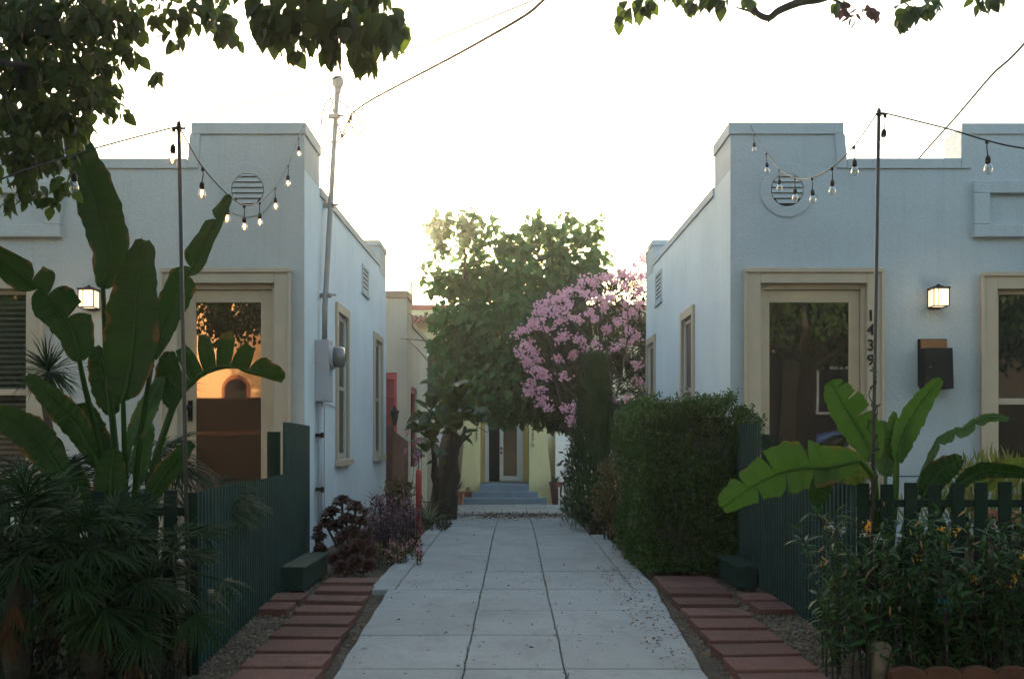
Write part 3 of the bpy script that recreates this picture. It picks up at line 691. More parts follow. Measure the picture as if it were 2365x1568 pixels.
# ---------------------------------------------------------------- electric mast, meter
T = thing('electric_mast', 'grey conduit mast with weatherhead and round meter on the left bungalow side wall', 'electric meter', (-1.9, 10.2, 0))
xw = -2.017
mb = MB(); mb.tube([(-1.955, 10.28, 2.12), (-1.955, 10.30, 2.5), (-1.935, 10.62, 4.0), (-1.90, 10.72, 4.92)], .028, 12); mb.build('mast', M['galv'], T, smooth=True)
mb = MB(); mb.lathe((-1.895, 10.72, 4.90), [(.034,0),(.04,.03),(.062,.06),(.066,.10),(.05,.14),(.02,.155)], 14); mb.lathe((-1.89, 10.71, 4.88), [(.03, -.02),(.036,.04)], 10); mb.build('weatherhead', M['galv'], T, smooth=True)
MB().box(xw, -1.875, 10.08, 10.32, 1.53, 2.155).build('meter_box', M['metal'], T, bevel=.008)
mt = MB(); mt.lathe((-1.874, 10.2, 1.985), [(.125,0),(.125,.03),(.118,.035)], 28, 'x'); MT = mt.build('meter_socket', M['metal'], T)
mt = MB(); mt.lathe((-1.838, 10.2, 1.985), [(.11,0),(.108,.07),(.095,.10),(.03,.115)], 28, 'x'); mt.build('meter_glass', M['meterg'] if 'meterg' in M else plain('meter_dome', (.10,.11,.12), .12, spec=.8), T, smooth=True)
mb = MB(); mb.tube([(-1.975, 10.14, .0), (-1.975, 10.14, 1.53)], .026, 12); mb.tube([(-1.985, 10.26, -.0), (-1.985, 10.26, 1.53)], .013, 8); mb.build('conduit', M['metal'], T, smooth=True)
mb = MB(); mb.tube([(-2.0, 10.34, 1.55), (-2.0, 10.5, 1.52), (-2.0, 10.62, 1.53), (-2.0, 11.2, 1.50)], .006, 6); mb.tube([(-2.0, 10.5, 1.5), (-2.0, 10.5, .2)], .006, 6); mb.build('cable', M['metal'], T)
for z in (1.17, .62):
    mb = MB(); mb.box(-2.02, -1.935, 10.10, 10.18, z, z+.035); mb.box(-1.95, -1.925, 10.05, 10.10, z-.01, z+.045); mb.build('clamp', M['black'], T)
for p, q in (((-2.02, 10.36, 2.62), (-1.90, 10.36, 2.66)), ((-2.02, 10.55, 3.6), (-1.9, 10.55, 3.64)), ((-1.985, 10.66, 4.58), (-1.86, 10.70, 4.62))):
    mb = MB(); mb.box(p[0], q[0], p[1]-.03, p[1]+.03, p[2], q[2]); mb.tube([(q[0]-.02, p[1]-.05, p[2]+.02), (q[0]+.04, p[1]+.02, p[2]+.03)], .012, 6); mb.build('clamp', M['galv'], T)
def pxtube(mb, pts, r, n=6): mb.tube([W(*p) for p in pts], r, n)
def smooth_pts(pts, n=8):
    P = [Vector(p) for p in pts]; out = []
    for i in range(len(P)-1):
        p0, p1, p2, p3 = P[max(i-1,0)], P[i], P[i+1], P[min(i+2, len(P)-1)]
        for k in range(n):
            f = k/n; out.append(0.5*((2*p1)+(p2-p0)*f+(2*p0-5*p1+4*p2-p3)*f*f+(3*p1-p0-3*p2+p3)*f*f*f))
    return out + [P[-1]]
mb = MB()
for pts in ([(768,225,10.7),(752,240,10.7),(743,275,10.8),(748,308,10.8),(778,330,10.8),(812,262,10.8)], [(775,228,10.7),(790,238,10.75),(815,258,10.8),(833,285,10.8),(830,312,10.8),(815,300,10.8),(812,262,10.8)],
            [(770,228,10.7),(768,250,10.7),(785,300,10.8),(790,318,10.8),(805,290,10.8),(812,262,10.8)]):
    mb.tube(smooth_pts([W(*p) for p in pts]), .0095, 5)
mb.tube([W(785,277,10.72), W(812,262,10.8)], .004, 5); mb.build('wire_loop', M['wire_g'], T)
def cable(name, label, pts, r, mat, twist=0, cat='cable'):
    P = smooth_pts([W(*p) for p in pts], 14); mb = MB()
    if twist:
        L = 0; a = []; b = []
        for i, p in enumerate(P):
            if i: L += (p - P[i-1]).length
            o = Vector((math.cos(L*twist), 0, math.sin(L*twist))) * r * .75; a.append(p+o); b.append(p-o)
        mb.tube(a, r*.8, 6); mb.tube(b, r*.8, 6)
    else: mb.tube(P, r, 6)
    o = mb.build(name, mat, None, smooth=True); tag(o, label, cat); return o
cable('service_cable', 'thick dark service cable running from the mast weatherhead up over the path', [(812,264,10.8),(850,236,10.2),(925,195,9.4),(1030,140,8.6),(1130,85,7.9),(1215,35,7.4),(1262,-5,7.1),(1400,-130,6.5),(1700,-420,5.5)], .0115, M['wire_g'])
cable('overhead_wire', 'thin straight wire crossing the sky above the left bungalow', [(-300,455,9),(195,336,8.3),(415,281,8),(800,172,7.6),(1240,-2,7.2),(1500,-110,7)], .005, M['wire_g'])
cable('service_cable', 'dark cable rising to the upper right behind the right light pole', [(2040,470,13),(2115,375,12),(2210,268,10.5),(2290,175,9.5),(2367,100,9),(2600,-180,8)], .0115, M['wire_g'])

# ---------------------------------------------------------------- string lights and their poles
def pole(xb, yb, xt, yt, Z, label):
    T = thing('light_pole', label, 'pole', (W(xb, yb, Z).x, Z, 0), 'thin metal poles carrying the string lights')
    a = W(xb, yb, Z); b = W(xt, yt, Z)
    d = (a - b).normalized(); foot = a + d * (a.z / abs(d.z)) if a.z > 0 else a
    MB().tube([foot, foot.lerp(b, .5), b], .0095, 12).build('shaft', M['pole'], T, smooth=True)
    m = MB(); m.lathe(b, [(.0115,-.03),(.0115,.0),(.006,.012)], 10); m.tube([b+Vector((-.02,-.005,-.02)), b+Vector((.035,-.005,-.02))], .006, 6); m.build('cap', M['black'], T)
    return b
PT1 = pole(431, 1200, 413, 288, 4.78, 'thin metal light pole standing at the left picket fence corner')
PT2 = pole(2015, 1180, 2030, 256, 5.28, 'thin metal light pole standing at the right picket fence corner')
def bulb_protos():
    L = .09
    g = MB(); g.lathe((0,0,0), [(.010,-.040),(.0135,-.048),(.0185,-.060),(.0195,-.070),(.0165,-.082),(.009,-.0895),(.002,-.091)], 16)
    s = MB(); s.lathe((0,0,0), [(.0035,-.002),(.006,-.006),(.0105,-.012),(.0125,-.018),(.0125,-.034),(.0105,-.041)], 12)
    s.tube([(0,0,.056),(.004,0,.03),(0,0,-.003)], .0028, 6); s.box(-.007,.007,-.005,.005,.05,.066)
    f = MB(); f.tube([(-.004,0,-.045),(-.004,0,-.062),(0,0,-.058),(.004,0,-.062),(.004,0,-.045)], .0014, 5); f.lathe((0,0,-.062), [(.002,-.010),(.0075,-.004),(.0075,.004),(.002,.010)], 8)
    f2 = MB(); f2.tube([(-.004,0,-.045),(-.004,0,-.068),(0,0,-.06),(.004,0,-.068),(.004,0,-.045)], .0009, 5)
    return g.mesh('bulb_glass', M['bulb']), s.mesh('socket', M['black']), f.mesh('filament', M['filament']), f2.mesh('filament', M['wire_g'])
BG, BS, BF, BF2 = bulb_protos()
for me in (BG, BS): me.polygons.foreach_set('use_smooth', [True]*len(me.polygons))
def string(label, spans, bulbs, lit, drop=.020):
    T = thing('string_lights', label, 'string lights', W(*bulbs[0][:3]))
    mb = MB()
    for sp in spans: mb.tube(smooth_pts([W(*p) for p in sp], 10), .0042, 6)
    mb.build('cable', M['wire'], T, smooth=True)
    for b in bulbs:
        p = W(b[0], b[1], b[2]) + Vector((0, 0, -.070)); sc = 1.12
        o = link('light_bulb', BG, T); o.matrix_world = o.matrix_world
        o.matrix_parent_inverse = Matrix(); o.location = p - T.location; o.scale = (sc, sc, sc)
        o.rotation_euler = (random.uniform(-.06,.06), random.uniform(-.08,.08), random.uniform(0,6))
        for nm, me in (('socket', BS), ('filament', BF if (b[3] if len(b) > 3 else lit) else BF2)):
            c = bpy.data.objects.new(nm, me); COL.objects.link(c); c.parent = o
string('lit string lights swagged from the left pole to the left bungalow parapet', [[(-60,440,4.2),(60,392,4.4),(140,368,4.55),(209,346,4.65),(330,313,4.73),(413,292,4.78)], [(413,292,4.78),(467,385,5.55),(526,450,6.1),(564,473,6.6),(600,467,7.1),(636,433,7.6),(665,383,8.2),(690,318,8.9),(703,290,9.56)]],
       [(400,298,4.76,1),(172,362,4.6,0),(467,389,5.55,1),(526,452,6.1,1),(564,475,6.6,1),(600,468,7.1,1),(636,434,7.6,1),(665,384,8.2,1),(690,319,8.9,1)], True)
string('unlit string lights swagged from the right pole to the right bungalow parapet', [[(1735,290,9.56),(1742,309,9.2),(1771,354,8.5),(1800,391,7.9),(1836,411,7.3),(1876,411,6.7),(1922,387,6.25),(1973,337,5.75),(2026,262,5.28)], [(2034,262,5.28),(2048,263,5.28),(2130,283,5.2),(2200,301,5.15),(2280,325,5.1),(2365,343,5.05),(2600,375,4.9)]],
       [(2042,266,5.27),(1973,339,5.75),(1922,388,6.25),(1876,412,6.7),(1836,412,7.3),(1800,392,7.9),(1771,355,8.4),(1742,310,9.1),(2281,326,5.1)], False)

# ---------------------------------------------------------------- fences and boxes
def corrugated(P0, P1, h, pitch=.076, amp=.010, z0=0.0):
    P0 = Vector((*P0, 0)); P1 = Vector((*P1, 0)); L = (P1-P0).length; d = (P1-P0)/L; nn = Vector((d.y, -d.x, 0))
    if P0.x > 0: nn = -nn
    mb = MB(); vs = []; fs = []; S = []; k = 0
    prof = [(0,-1),(.06,-.85),(.14,.75),(.20,1),(.44,1),(.50,.75),(.58,-.85),(.64,-1)]
    while k * pitch < L:
        for (f, a_) in prof:
            q = (k + f) * pitch
            if q < L: S.append((q, a_ * amp * (1 + .06 * math.sin(k * 1.7))))
        k += 1
    n = len(S) - 1
    for side in (0, 1):
        for (q_, a_) in S:
            q = P0 + d*q_ + nn*(a_ - (.0015 if side else 0)); hz = h + .003*math.sin(q_*2.3)
            vs += [(q.x, q.y, z0), (q.x, q.y, hz)]
    for i in range(n):
        a = 2*i; fs.append((a, a+2, a+3, a+1)); a += 2*(n+1); fs.append((a+1, a+3, a+2, a))
        fs.append((2*i+1, 2*i+3, 2*i+3+2*(n+1), 2*i+1+2*(n+1)))
    return mb.add(vs, fs)
T = thing('corrugated_fence', 'dark green corrugated metal fence along the left side of the path', 'fence', (-1.7, 6.5, 0), 'corrugated fences beside the path')
corrugated((-1.575, 4.92), (-1.765, 7.66), .875).build('low_panel', M['corr'], T)
corrugated((-1.775, 7.70), (-1.955, 9.50), 1.275).build('tall_panel', M['corr'], T)
MB().box(-1.89, -1.80, 7.62, 7.68, 0, 1.20).build('post', M['green'], T, bevel=.004)
mb = MB(); mb.tube([(-1.60, 4.92, .80), (-1.79, 7.66, .80)], .018, 4); mb.tube([(-1.60, 4.92, .2), (-1.79, 7.66, .2)], .018, 4); mb.build('rail', M['green'], T)
T = thing('corrugated_fence', 'dark green corrugated metal fence along the right side of the path', 'fence', (1.87, 6.5, 0), 'corrugated fences beside the path')
corrugated((1.83, 5.36), (1.88, 7.62), .89).build('low_panel', M['corr'], T)
corrugated((1.885, 7.66), (1.90, 9.50), 1.265).build('tall_panel', M['corr'], T)
MB().box(1.90, 1.99, 7.60, 7.66, 0, 1.18).build('post', M['green'], T, bevel=.004)
mb = MB(); mb.tube([(1.86, 5.4, .80), (1.905, 7.6, .80)], .018, 4); mb.tube([(1.86, 5.4, .2), (1.905, 7.6, .2)], .018, 4); mb.build('rail', M['green'], T)
def pickets(Y, xs, w, top, label, x0, x1, railz):
    T = thing('picket_fence', label, 'fence', ((x0+x1)/2, Y, 0), 'dark green picket fences facing the street')
    pm = MB().box(-w/2, w/2, -.009, .009, 0, top).mesh('picket', M['green'])
    for x in xs:
        o = link('picket', pm, T, bevel=.003); o.matrix_parent_inverse = Matrix(); o.location = (x - T.location.x, 0, random.uniform(-.008, .008)); o.rotation_euler = (0, random.uniform(-.012, .012), 0)
    for z in railz: MB().box(x0, x1, Y+.011, Y+.045, z-.02, z+.02).build('rail', M['green'], T, bevel=.003)
    return T
xs = [(-757 + 15 - 55*k) / F * 4.84 for k in range(0, 17)]
Tp = pickets(4.84, xs[:1] + xs[1:], .062, .885, 'dark green picket fence behind the palms at the left, meeting the corrugated panel', xs[-1]-.05, -1.57, (.785, .25))
MB().box(-1.605, -1.56, 4.87, 4.92, 0, .87).build('post', M['green'], Tp, bevel=.003)
xs = [(1996 - 1187 + 53.8*k) / F * 5.33 for k in range(0, 20)]
Tp = pickets(5.33, xs, .067, .905, 'dark green picket fence behind the weedy shrub at the right', 1.84, xs[-1]+.05, (.795, .25))
def bench_box(x0, x1, y0, y1, h, label):
    T = thing('storage_box', label, 'box', ((x0+x1)/2, y0, 0), 'green boxes at the foot of the fences')
    MB().box(x0+.012, x1-.012, y0+.012, y1, 0, h-.03).build('body', M['green2'], T, bevel=.004)
    MB().box(x0-.005, x1+.008, y0-.008, y1+.01, h-.029, h).build('lid', M['green2'], T, bevel=.004)
bench_box(-1.755, -1.575, 7.49, 8.47, .185, 'low dark green box with a flat lid beside the left corrugated fence')
bench_box(1.705, 1.868, 7.60, 8.35, .175, 'low dark green box with a flat lid beside the hedge and right corrugated fence')

# ---------------------------------------------------------------- houses behind
T = thing('bungalow', 'beige bungalow with red window frames behind the left bungalow', 'house', (-5, 20, 0))
w = MB(); xb = -2.02; y0, y1 = 18.8, 23.2
X = lambda u: -(2.02 + u)
grid_wall(w, 'y', -8.4, xb, -.5, 3.93, y0, [(-3.6, -2.21, .7, 2.42)], .12, 1)
grid_wall(w, 'x', y0, y1, -.5, 3.45, xb, [(19.5, 20.7, .6, 2.2)], .12, -1)
w.add([(xb, y0, 3.45), (xb, y0+.85, 3.45), (xb, y0+.85, 3.93), (xb, y0, 3.93)], [(0,1,2,3)])
w.add([(xb, y0, 3.93), (xb, y0+.85, 3.93), (-8.4, y0+.85, 3.93), (-8.4, y0, 3.93)], [(0,1,2,3)])
w.add([(xb, y0+.85, 3.44), (xb, y0+.85, 3.93), (-8.4, y0+.85, 3.93), (-8.4, y0+.85, 3.44)], [(0,1,2,3)])
w.add([(xb, y0+.85, 3.45), (xb, y1, 3.45), (-8.4, y1, 3.45), (-8.4, y0+.85, 3.45)], [(0,1,2,3)])
w.add([(xb, y1, -.5), (xb, y1, 3.45), (-8.4, y1, 3.45), (-8.4, y1, -.5)], [(0,1,2,3)])
w.add([(-8.4, y0, -.5), (-8.4, y0, 3.45), (-8.4, y1, 3.45), (-8.4, y1, -.5)], [(0,1,2,3)])
w.build('wall', M['beige'], T)
c = MB(); c.box(-8.4, xb+.03, y0-.03, y0+.01, 3.83, 3.96); c.box(xb-.01, xb+.03, y0+.011, y0+.86, 3.83, 3.96); c.box(xb-.1, xb+.03, y0+.861, y1, 3.38, 3.48); c.build('coping', M['bark'] if False else plain('parapet_cap', (.26,.20,.15), .8), T)
f = MB(); f.box(-3.6, -2.21, y0+.03, y0+.08, 2.30, 2.42); f.box(-2.27, -2.21, y0+.03, y0+.08, .7, 2.30)
for z in (1.95, 1.45, 1.05, .82): f.box(-3.6, -2.271, y0+.035, y0+.075, z, z+.035)
for x in (-2.43, -2.62, -2.85, -3.1): f.box(x, x+.025, y0+.04, y0+.07, .7, 2.29)
WN = f.build('window', M['redwin'], T); MB().box(-3.6, -2.22, y0+.085, y0+.09, .7, 2.4).build('pane', M['pinkglass'] if 'pinkglass' in M else plain('red_curtain', (.20,.022,.035), .6), WN)
f = MB(); f.box(xb-.08, xb-.04, 19.5, 19.6, .6, 2.2); f.box(xb-.08, xb-.04, 20.6, 20.7, .6, 2.2); f.box(xb-.08, xb-.04, 19.6, 20.6, 2.1, 2.2); f.box(xb-.08, xb-.04, 19.6, 20.6, 1.38, 1.44)
WN = f.build('window', M['redwin'], T); MB().box(xb-.09, xb-.085, 19.6, 20.6, .6, 2.15).build('pane', M['pane_w'], WN)

ZG = -.4; ZS = 23.5
T = thing('courtyard_house', 'yellow house at the path end with blue steps and half open white door', 'house', (.1, 25, ZG))
ZP = 24.3
def wx(x, Z): return (x - VX) / F * Z
def wz(y, Z): return EYE - (y - HY) / F * Z
w = MB()
zw = 25.6; dx0, dx1 = wx(1119, zw), wx(1209, zw); fl = wz(1118, 24.1)
grid_wall(w, 'y', -9, 9, ZG-.2, 4.55, zw, [(dx0, dx1, fl, fl+2.1)], .3, 1)
w.add([(-9, zw, 4.55), (9, zw, 4.55), (9, 33, 4.55), (-9, 33, 4.55)], [(0,1,2,3)]); w.add([(-9, zw, -1), (-9, zw, 4.55), (-9, 33, 4.55), (-9, 33, -1)], [(0,1,2,3)]); w.add([(9, zw, -1), (9, zw, 4.55), (9, 33, 4.55), (9, 33, -1)], [(0,1,2,3)]); w.add([(-9, 33, -1), (-9, 33, 4.55), (9, 33, 4.55), (9, 33, -1)], [(0,1,2,3)])
w.build('wall', M['cream'], T)
def slab4(mb, pl, Y0, Y1):
    mb.prism(pl, 'y', Y0, Y1)
tp = wz(820, ZP); 
pl = [(wx(1057.5, ZP), ZG-.1), (wx(1108, ZP), ZG-.1), (wx(1108, ZP), tp), (wx(1090, ZP), tp)]
mb = MB(); slab4(mb, pl, ZP, zw); mb.build('porch_pier', M['yellow'], T)
pr = [(wx(1222, ZP), ZG-.1), (wx(1280, ZP), ZG-.1), (wx(1243, ZP), tp), (wx(1222, ZP), tp)]
mb = MB(); slab4(mb, pr, ZP, zw); mb.build('porch_pier', M['yellow'], T)
MB().box(wx(1085, ZP), wx(1245, ZP), ZP+.01, zw, tp, tp+.5).build('porch_lintel', M['yellow'], T)
mb = MB(); mb.box(wx(1108.5, ZP), wx(1119, zw), zw-.16, zw-.001, fl, 2.6); mb.box(wx(1209, zw), wx(1221.5, ZP), zw-.16, zw-.001, fl, 2.6); mb.build('porch_wall', M['tan'], T)
for k, (xa, xb_, zt, ya) in enumerate(((1071, 1263, wz(1150, 23.5), 23.5), (1091, 1242.5, wz(1135.7, 23.75), 23.75), (1108, 1222, wz(1119, 24.0), 24.0))):
    MB().box(wx(xa, ya), wx(xb_, ya), ya, (23.749, 23.999, zw - .17)[k], ZG-.05, zt).build('step', M['step'], T, bevel=.012)
fr = MB(); a, b = wx(1120, zw), wx(1208, zw); fr.box(a, a+.10, zw-.06, zw+.05, fl, fl+2.05); fr.box(b-.07, b, zw-.06, zw+.05, fl, fl+2.05); fr.box(a+.10, b-.07, zw-.06, zw+.05, fl+1.97, fl+2.05); FRM = fr.build('door_frame', M['white'], T, bevel=.005)
dl = MB(); a, b = wx(1154, zw), wx(1201, zw); y = zw - .02
dl.box(a, wx(1162.5, zw), y, y+.04, fl+.02, fl+1.95); dl.box(wx(1194, zw), b, y, y+.04, fl+.02, fl+1.95); dl.box(wx(1162.5, zw), wx(1194, zw), y, y+.04, fl+.02, wz(1099, zw)); dl.box(wx(1162.5, zw), wx(1194, zw), y, y+.04, fl+1.80, fl+1.95)
D_ = dl.build('door', M['white'], T, bevel=.004); MB().box(wx(1162, zw), wx(1194.5, zw), y+.015, y+.022, fl+.15, fl+1.85).build('pane', plain('brown_blind_glass', (.13,.085,.065), .25, spec=.6), D_)
hb = MB(); 
for z in (wz(1035, zw), wz(1045, zw)): hb.box(a+.02, a+.07, y-.03, y-.001, z-.03, z+.025)
hb.build('handle', M['black'], D_)
MB().box(wx(1129, zw), wx(1154, zw), zw+.12, zw+.13, fl, fl+1.97).build('doorway', M['room'], T)
for ch, x, ys in (('1437', 1100, (979, 991, 1003, 1015)), ('1437\u00bd', 1230, (979, 991, 1003, 1015, 1027))):
    for c_, yy in zip(ch, ys):
        text_mesh('house_number', c_, .14, M['black'], T, (wx(x, ZP), ZP-.004, wz(yy, ZP)-.05))
# tiled canopy, red trimmed parapet, flue, upper windows
mb = MB(); Yc = 25.0
for k in range(150):
    x = -9 + k * .12; mb.tube([(x, Yc, wz(742, Yc)), (x, zw, wz(727, Yc)+.02)], .055, 6)
mb.build('tile_roof', M['rooftile'], T, smooth=True)
MB().box(-9.03, 9.03, zw-.05, zw+.15, 4.50, 4.62).build('coping', plain('red_coping', (.40,.13,.09), .7), T)
mb = MB(); p = W(950, 700, 27); mb.tube([(p.x, 27, 4.4), (p.x, 27, wz(643, 27))], .05, 8); mb.build('flue', M['rooftile'], T)
wnd = MB(); wnd.box(-2.3, -1.6, zw-.04, zw-.001, 1.9, 3.4); WN = wnd.build('window', M['white'], T); MB().box(-2.22, -1.68, zw-.045, zw-.041, 2.0, 3.3).build('pane', M['pane_w'], WN)
wnd = MB(); wnd.box(2.2, 3.4, zw-.04, zw-.001, 1.0, 2.2); WN = wnd.build('window', M['white'], T); MB().box(2.27, 3.33, zw-.045, zw-.041, 1.06, 2.13).build('pane', M['pane_w'], WN)
MB().box(wx(1283, 25), wx(1345, 25), 25.0, 25.58, ZG, 1.3).build('side_wall', M['white'], T)
MB().box(wx(1000, 25), wx(1056, 25), 25.0, 25.58, ZG, 1.3).build('side_wall', M['white'], T)
# chair and planters by the steps
T = thing('garden_chair', 'white slatted garden chair right of the steps of the yellow house', 'chair', (wx(1302, 23.9), 23.9, ZG))
xa, xb2 = wx(1289, 23.9), wx(1317, 23.9); sz_ = ZG + .42
MB().box(xa, xb2, 23.7, 24.1, sz_-.03, sz_).build('seat', M['white'], T, bevel=.004)
bk = MB(); bk.box(xa, xb2, 24.06, 24.10, sz_+.36, sz_+.42)
for k in range(7): 
    x = xa + (xb2 - xa - .02) * k / 6; bk.box(x, x+.02, 24.065, 24.095, sz_+.001, sz_+.36)
bk.build('backrest', M['white'], T)
for x in (xa, xb2-.03):
    for y in (23.7, 24.07): MB().box(x, x+.03, y, y+.03, ZG-.01, sz_-.031).build('leg', M['white'], T)
mb = MB(); mb.box(xa+.03, xb2-.03, 23.71, 23.73, ZG+.16, ZG+.19); mb.build('stretcher', M['white'], T)
def spiky(T, c, n, L, mat='dark_spike', el=(.3, 1.3)):
    P = []; D = []; N = []; S = []
    for k in range(n):
        q = random.uniform(0, 6.28); e = random.uniform(*el); d = Vector((math.cos(q)*math.cos(e), math.sin(q)*math.cos(e), math.sin(e)))
        P.append(c); D.append(tuple(d)); N.append((-d.x*d.z, -d.y*d.z, 1.2)); S.append(L*random.uniform(.7, 1.1))
    return scatter('foliage', M[mat], T, P, D, N, S, T_BLADE if L > .3 else T_LANCE2)
M['dark_spike'] = leafmat('dark_spike_leaf', (.03,.022,.03), (.08,.05,.06), .1); M['spike'] = leafmat('spike_leaf', (.03,.05,.02), (.07,.11,.04), .2)
def square_pot(x, y0, y1, Zp, wpx, label, plant):
    c = W(x, y1, Zp); h = (y1 - y0) / F * Zp; w_ = wpx / F * Zp / 2; gz_ = c.z
    T = thing('planter', label, 'planter', (c.x, Zp, gz_)); mb = MB()
    t = .82
    mb.add([(c.x-w_*t, Zp-w_*t, gz_), (c.x+w_*t, Zp-w_*t, gz_), (c.x+w_*t, Zp+w_*t, gz_), (c.x-w_*t, Zp+w_*t, gz_), (c.x-w_, Zp-w_, gz_+h), (c.x+w_, Zp-w_, gz_+h), (c.x+w_, Zp+w_, gz_+h), (c.x-w_, Zp+w_, gz_+h)], [(0,3,2,1),(0,1,5,4),(1,2,6,5),(2,3,7,6),(3,0,4,7),(4,5,6,7)])
    mb.box(c.x-w_-.02, c.x+w_+.02, Zp-w_-.02, Zp+w_+.02, gz_+h-.05, gz_+h+.002); mb.build('pot', M['terra'], T, bevel=.006)
    if plant: spiky(T, (c.x, Zp, gz_+h), 34, .42)
    else: spiky(T, (c.x, Zp, gz_+h), 20, .16, 'spike')
square_pot(1056.5, 1134, 1165, 23.2, 27, 'square terracotta planter with a dark spiky plant left of the blue steps', True)
square_pot(1081, 1133, 1150, 23.9, 19, 'small square terracotta planter on the left end of the blue steps', False)
T = thing('planter', 'tall dark tapered planter at the foot of the right yellow pier', 'planter', (wx(1279, 24), 24, ZG))
mb = MB(); mb.lathe((wx(1284, 24.1), 24.0, ZG), [(.09,0),(.16,.50),(.17,.50),(.17,.54),(.14,.54)], 14); mb.build('pot', M['brownwood'], T)
spiky(T, (wx(1284, 24.1), 24.0, ZG+.5), 20, .25, 'spike')
# brown gate, its lantern, the red post, small sign
T = thing('wooden_fence', 'reddish brown board fence behind the left bungalow', 'fence', (-1.9, 16.6, 0))
mb = MB(); 
for k in range(14):
    y = 16.1 + k*.17; h = 1.30 - .014 * k; x = -1.98 + .0 * k
    mb.box(x, x+.022, y, y+.163, -.25, h)
mb.build('boards', M['brownwood'], T); mb = MB(); mb.box(-2.35, -1.955, 16.0, 16.06, -.2, 1.38); mb.build('end_panel', M['brownwood'], T)
T = thing('gate_lantern', 'small dark lantern on top of the reddish brown fence', 'lantern', (-1.93, 16.03, 1.36))
mb = MB(); mb.lathe((-1.93, 16.03, 1.38), [(.03,0),(.03,.02),(.05,.05),(.075,.2),(.09,.22),(.03,.27),(.01,.31)], 6); mb.build('body', M['black'], T)
T = thing('marker_post', 'short red post standing at the left edge of the path', 'post', (-1.15, 12, 0))
MB().lathe((-1.15, 12, -.01), [(.034,0),(.034,.74),(.028,.79),(.012,.80)], 18).build('shaft', M['red'], T, smooth=True)
MB().lathe((-1.15, 12, -.01), [(.042,0),(.042,.03)], 18).build('base', M['red'], T)
o = MB().box(-1.42, -1.24, 11.6, 11.62, .12, .21).build('plant_label', M['white']); o.rotation_euler = (0,0,.1); tag(o, 'small white plant label leaning in the bed beside the red post', 'label')

# ---------------------------------------------------------------- across the street, seen in the door glass
T = thing('stucco_house', 'sunlit orange stucco house with an arched window across the street, mirrored in the left door', 'house', (-9, -11, 0))
M['orange'] = stucco('stucco_orange', (.80, .56, .34), .06)
w = MB(); w.box(-18, -3.2, -19, -11, -.1, 5.6); w.box(-18.1, -3.1, -10.99, -10.9, 5.3, 5.8); w.build('wall', M['orange'], T)
def arch(cx, z0, hw, zs, n=14):
    return [(cx-hw, z0), (cx+hw, z0)] + [(cx + hw*math.cos(math.pi*i/n), zs + hw*math.sin(math.pi*i/n)) for i in range(n+1)]
RW = MB().prism(arch(-8.45, 2.3, .42, 2.72), 'y', -10.99, -10.93).build('window', M['terra'], T); MB().prism(arch(-8.45, 2.36, .33, 2.70), 'y', -10.97, -10.915).build('pane', M['room'], RW)
MB().box(-12, -9.5, -10.98, -10.9, .8, 2.1).build('garage_door', M['brownwood'], T)
T = thing('street_tree', 'sunlit green tree across the street, mirrored in the far left window', 'tree', (-16.5, -8.4, 0))
P = []; O = []
for c_, r in (((-16.5,-8.4,4.6),2.2),((-14.6,-8.8,3.8),1.5),((-18.6,-8.6,3.8),1.7),((-16.4,-8.2,3.0),1.6)):
    n = int(1500*r); d = rdir(n); P.append(np.array(c_) + d*r*rng.uniform(.35,1.0,n)[:,None]); O.append(d)
crown(T, np.vstack(P), np.vstack(O), 'leaf_dark', .18, T_HEART); mb = MB(); limb(mb, (-16.5,-8.4,-.05), (-16.5,-8.4,4), .2, .1); mb.build('trunk', M['bark'], T)
T = thing('shade_screen', 'added dark board screen across the street, standing for the shadow mirrored in the left door', 'fence', (-10, -10, 0))  # added dark screen doing the work of the shadow on the house wall
mb = MB(); mb.box(-17, -5.6, -10.06, -10.0, -.05, 2.40); mb.build('boards', plain('shade_screen_boards', (.014,.008,.005), .8), T); mb = MB(); mb.box(-17, -5.6, -10.0, -9.95, 1.3, 1.42); mb.build('rail', M['brownwood'], T)
T = thing('wooden_house', 'dark brown wooden house across the street, mirrored in the right door', 'house', (10, -11, 0))
mb = MB(); mb.box(4.5, 20, -18, -11, -.1, 3.9); mb.build('wall', M['drab'], T)
mb = MB(); mb.prism([(4, 3.85), (20.5, 3.85), (12.2, 6.4)], 'y', -18.4, -10.5); mb.build('roof', M['drab'], T)
mb = MB(); a, b, z0, z1 = 9.2, 10.3, 1.95, 3.4
for q in ((a, a+.06, z0, z1), (b-.06, b, z0, z1), (a+.06, b-.06, z0, z0+.06), (a+.06, b-.06, z1-.06, z1)): mb.box(q[0], q[1], -10.99, -10.94, q[2], q[3])
WN = mb.build('window', M['white'], T); MB().box(a+.05, b-.05, -10.98, -10.97, z0, z1).build('pane', M['room'], WN)
mb = MB(); mb.add([(8.0,-10.9,0),(8.9,-10.9,0),(8.6,-10.9,3.6),(8.2,-10.9,3.6),(8.0,-11,0),(8.9,-11,0),(8.6,-11,3.6),(8.2,-11,3.6)], [(0,1,2,3),(0,4,7,3),(1,5,6,2)]); mb.build('pier', M['bark'], T)
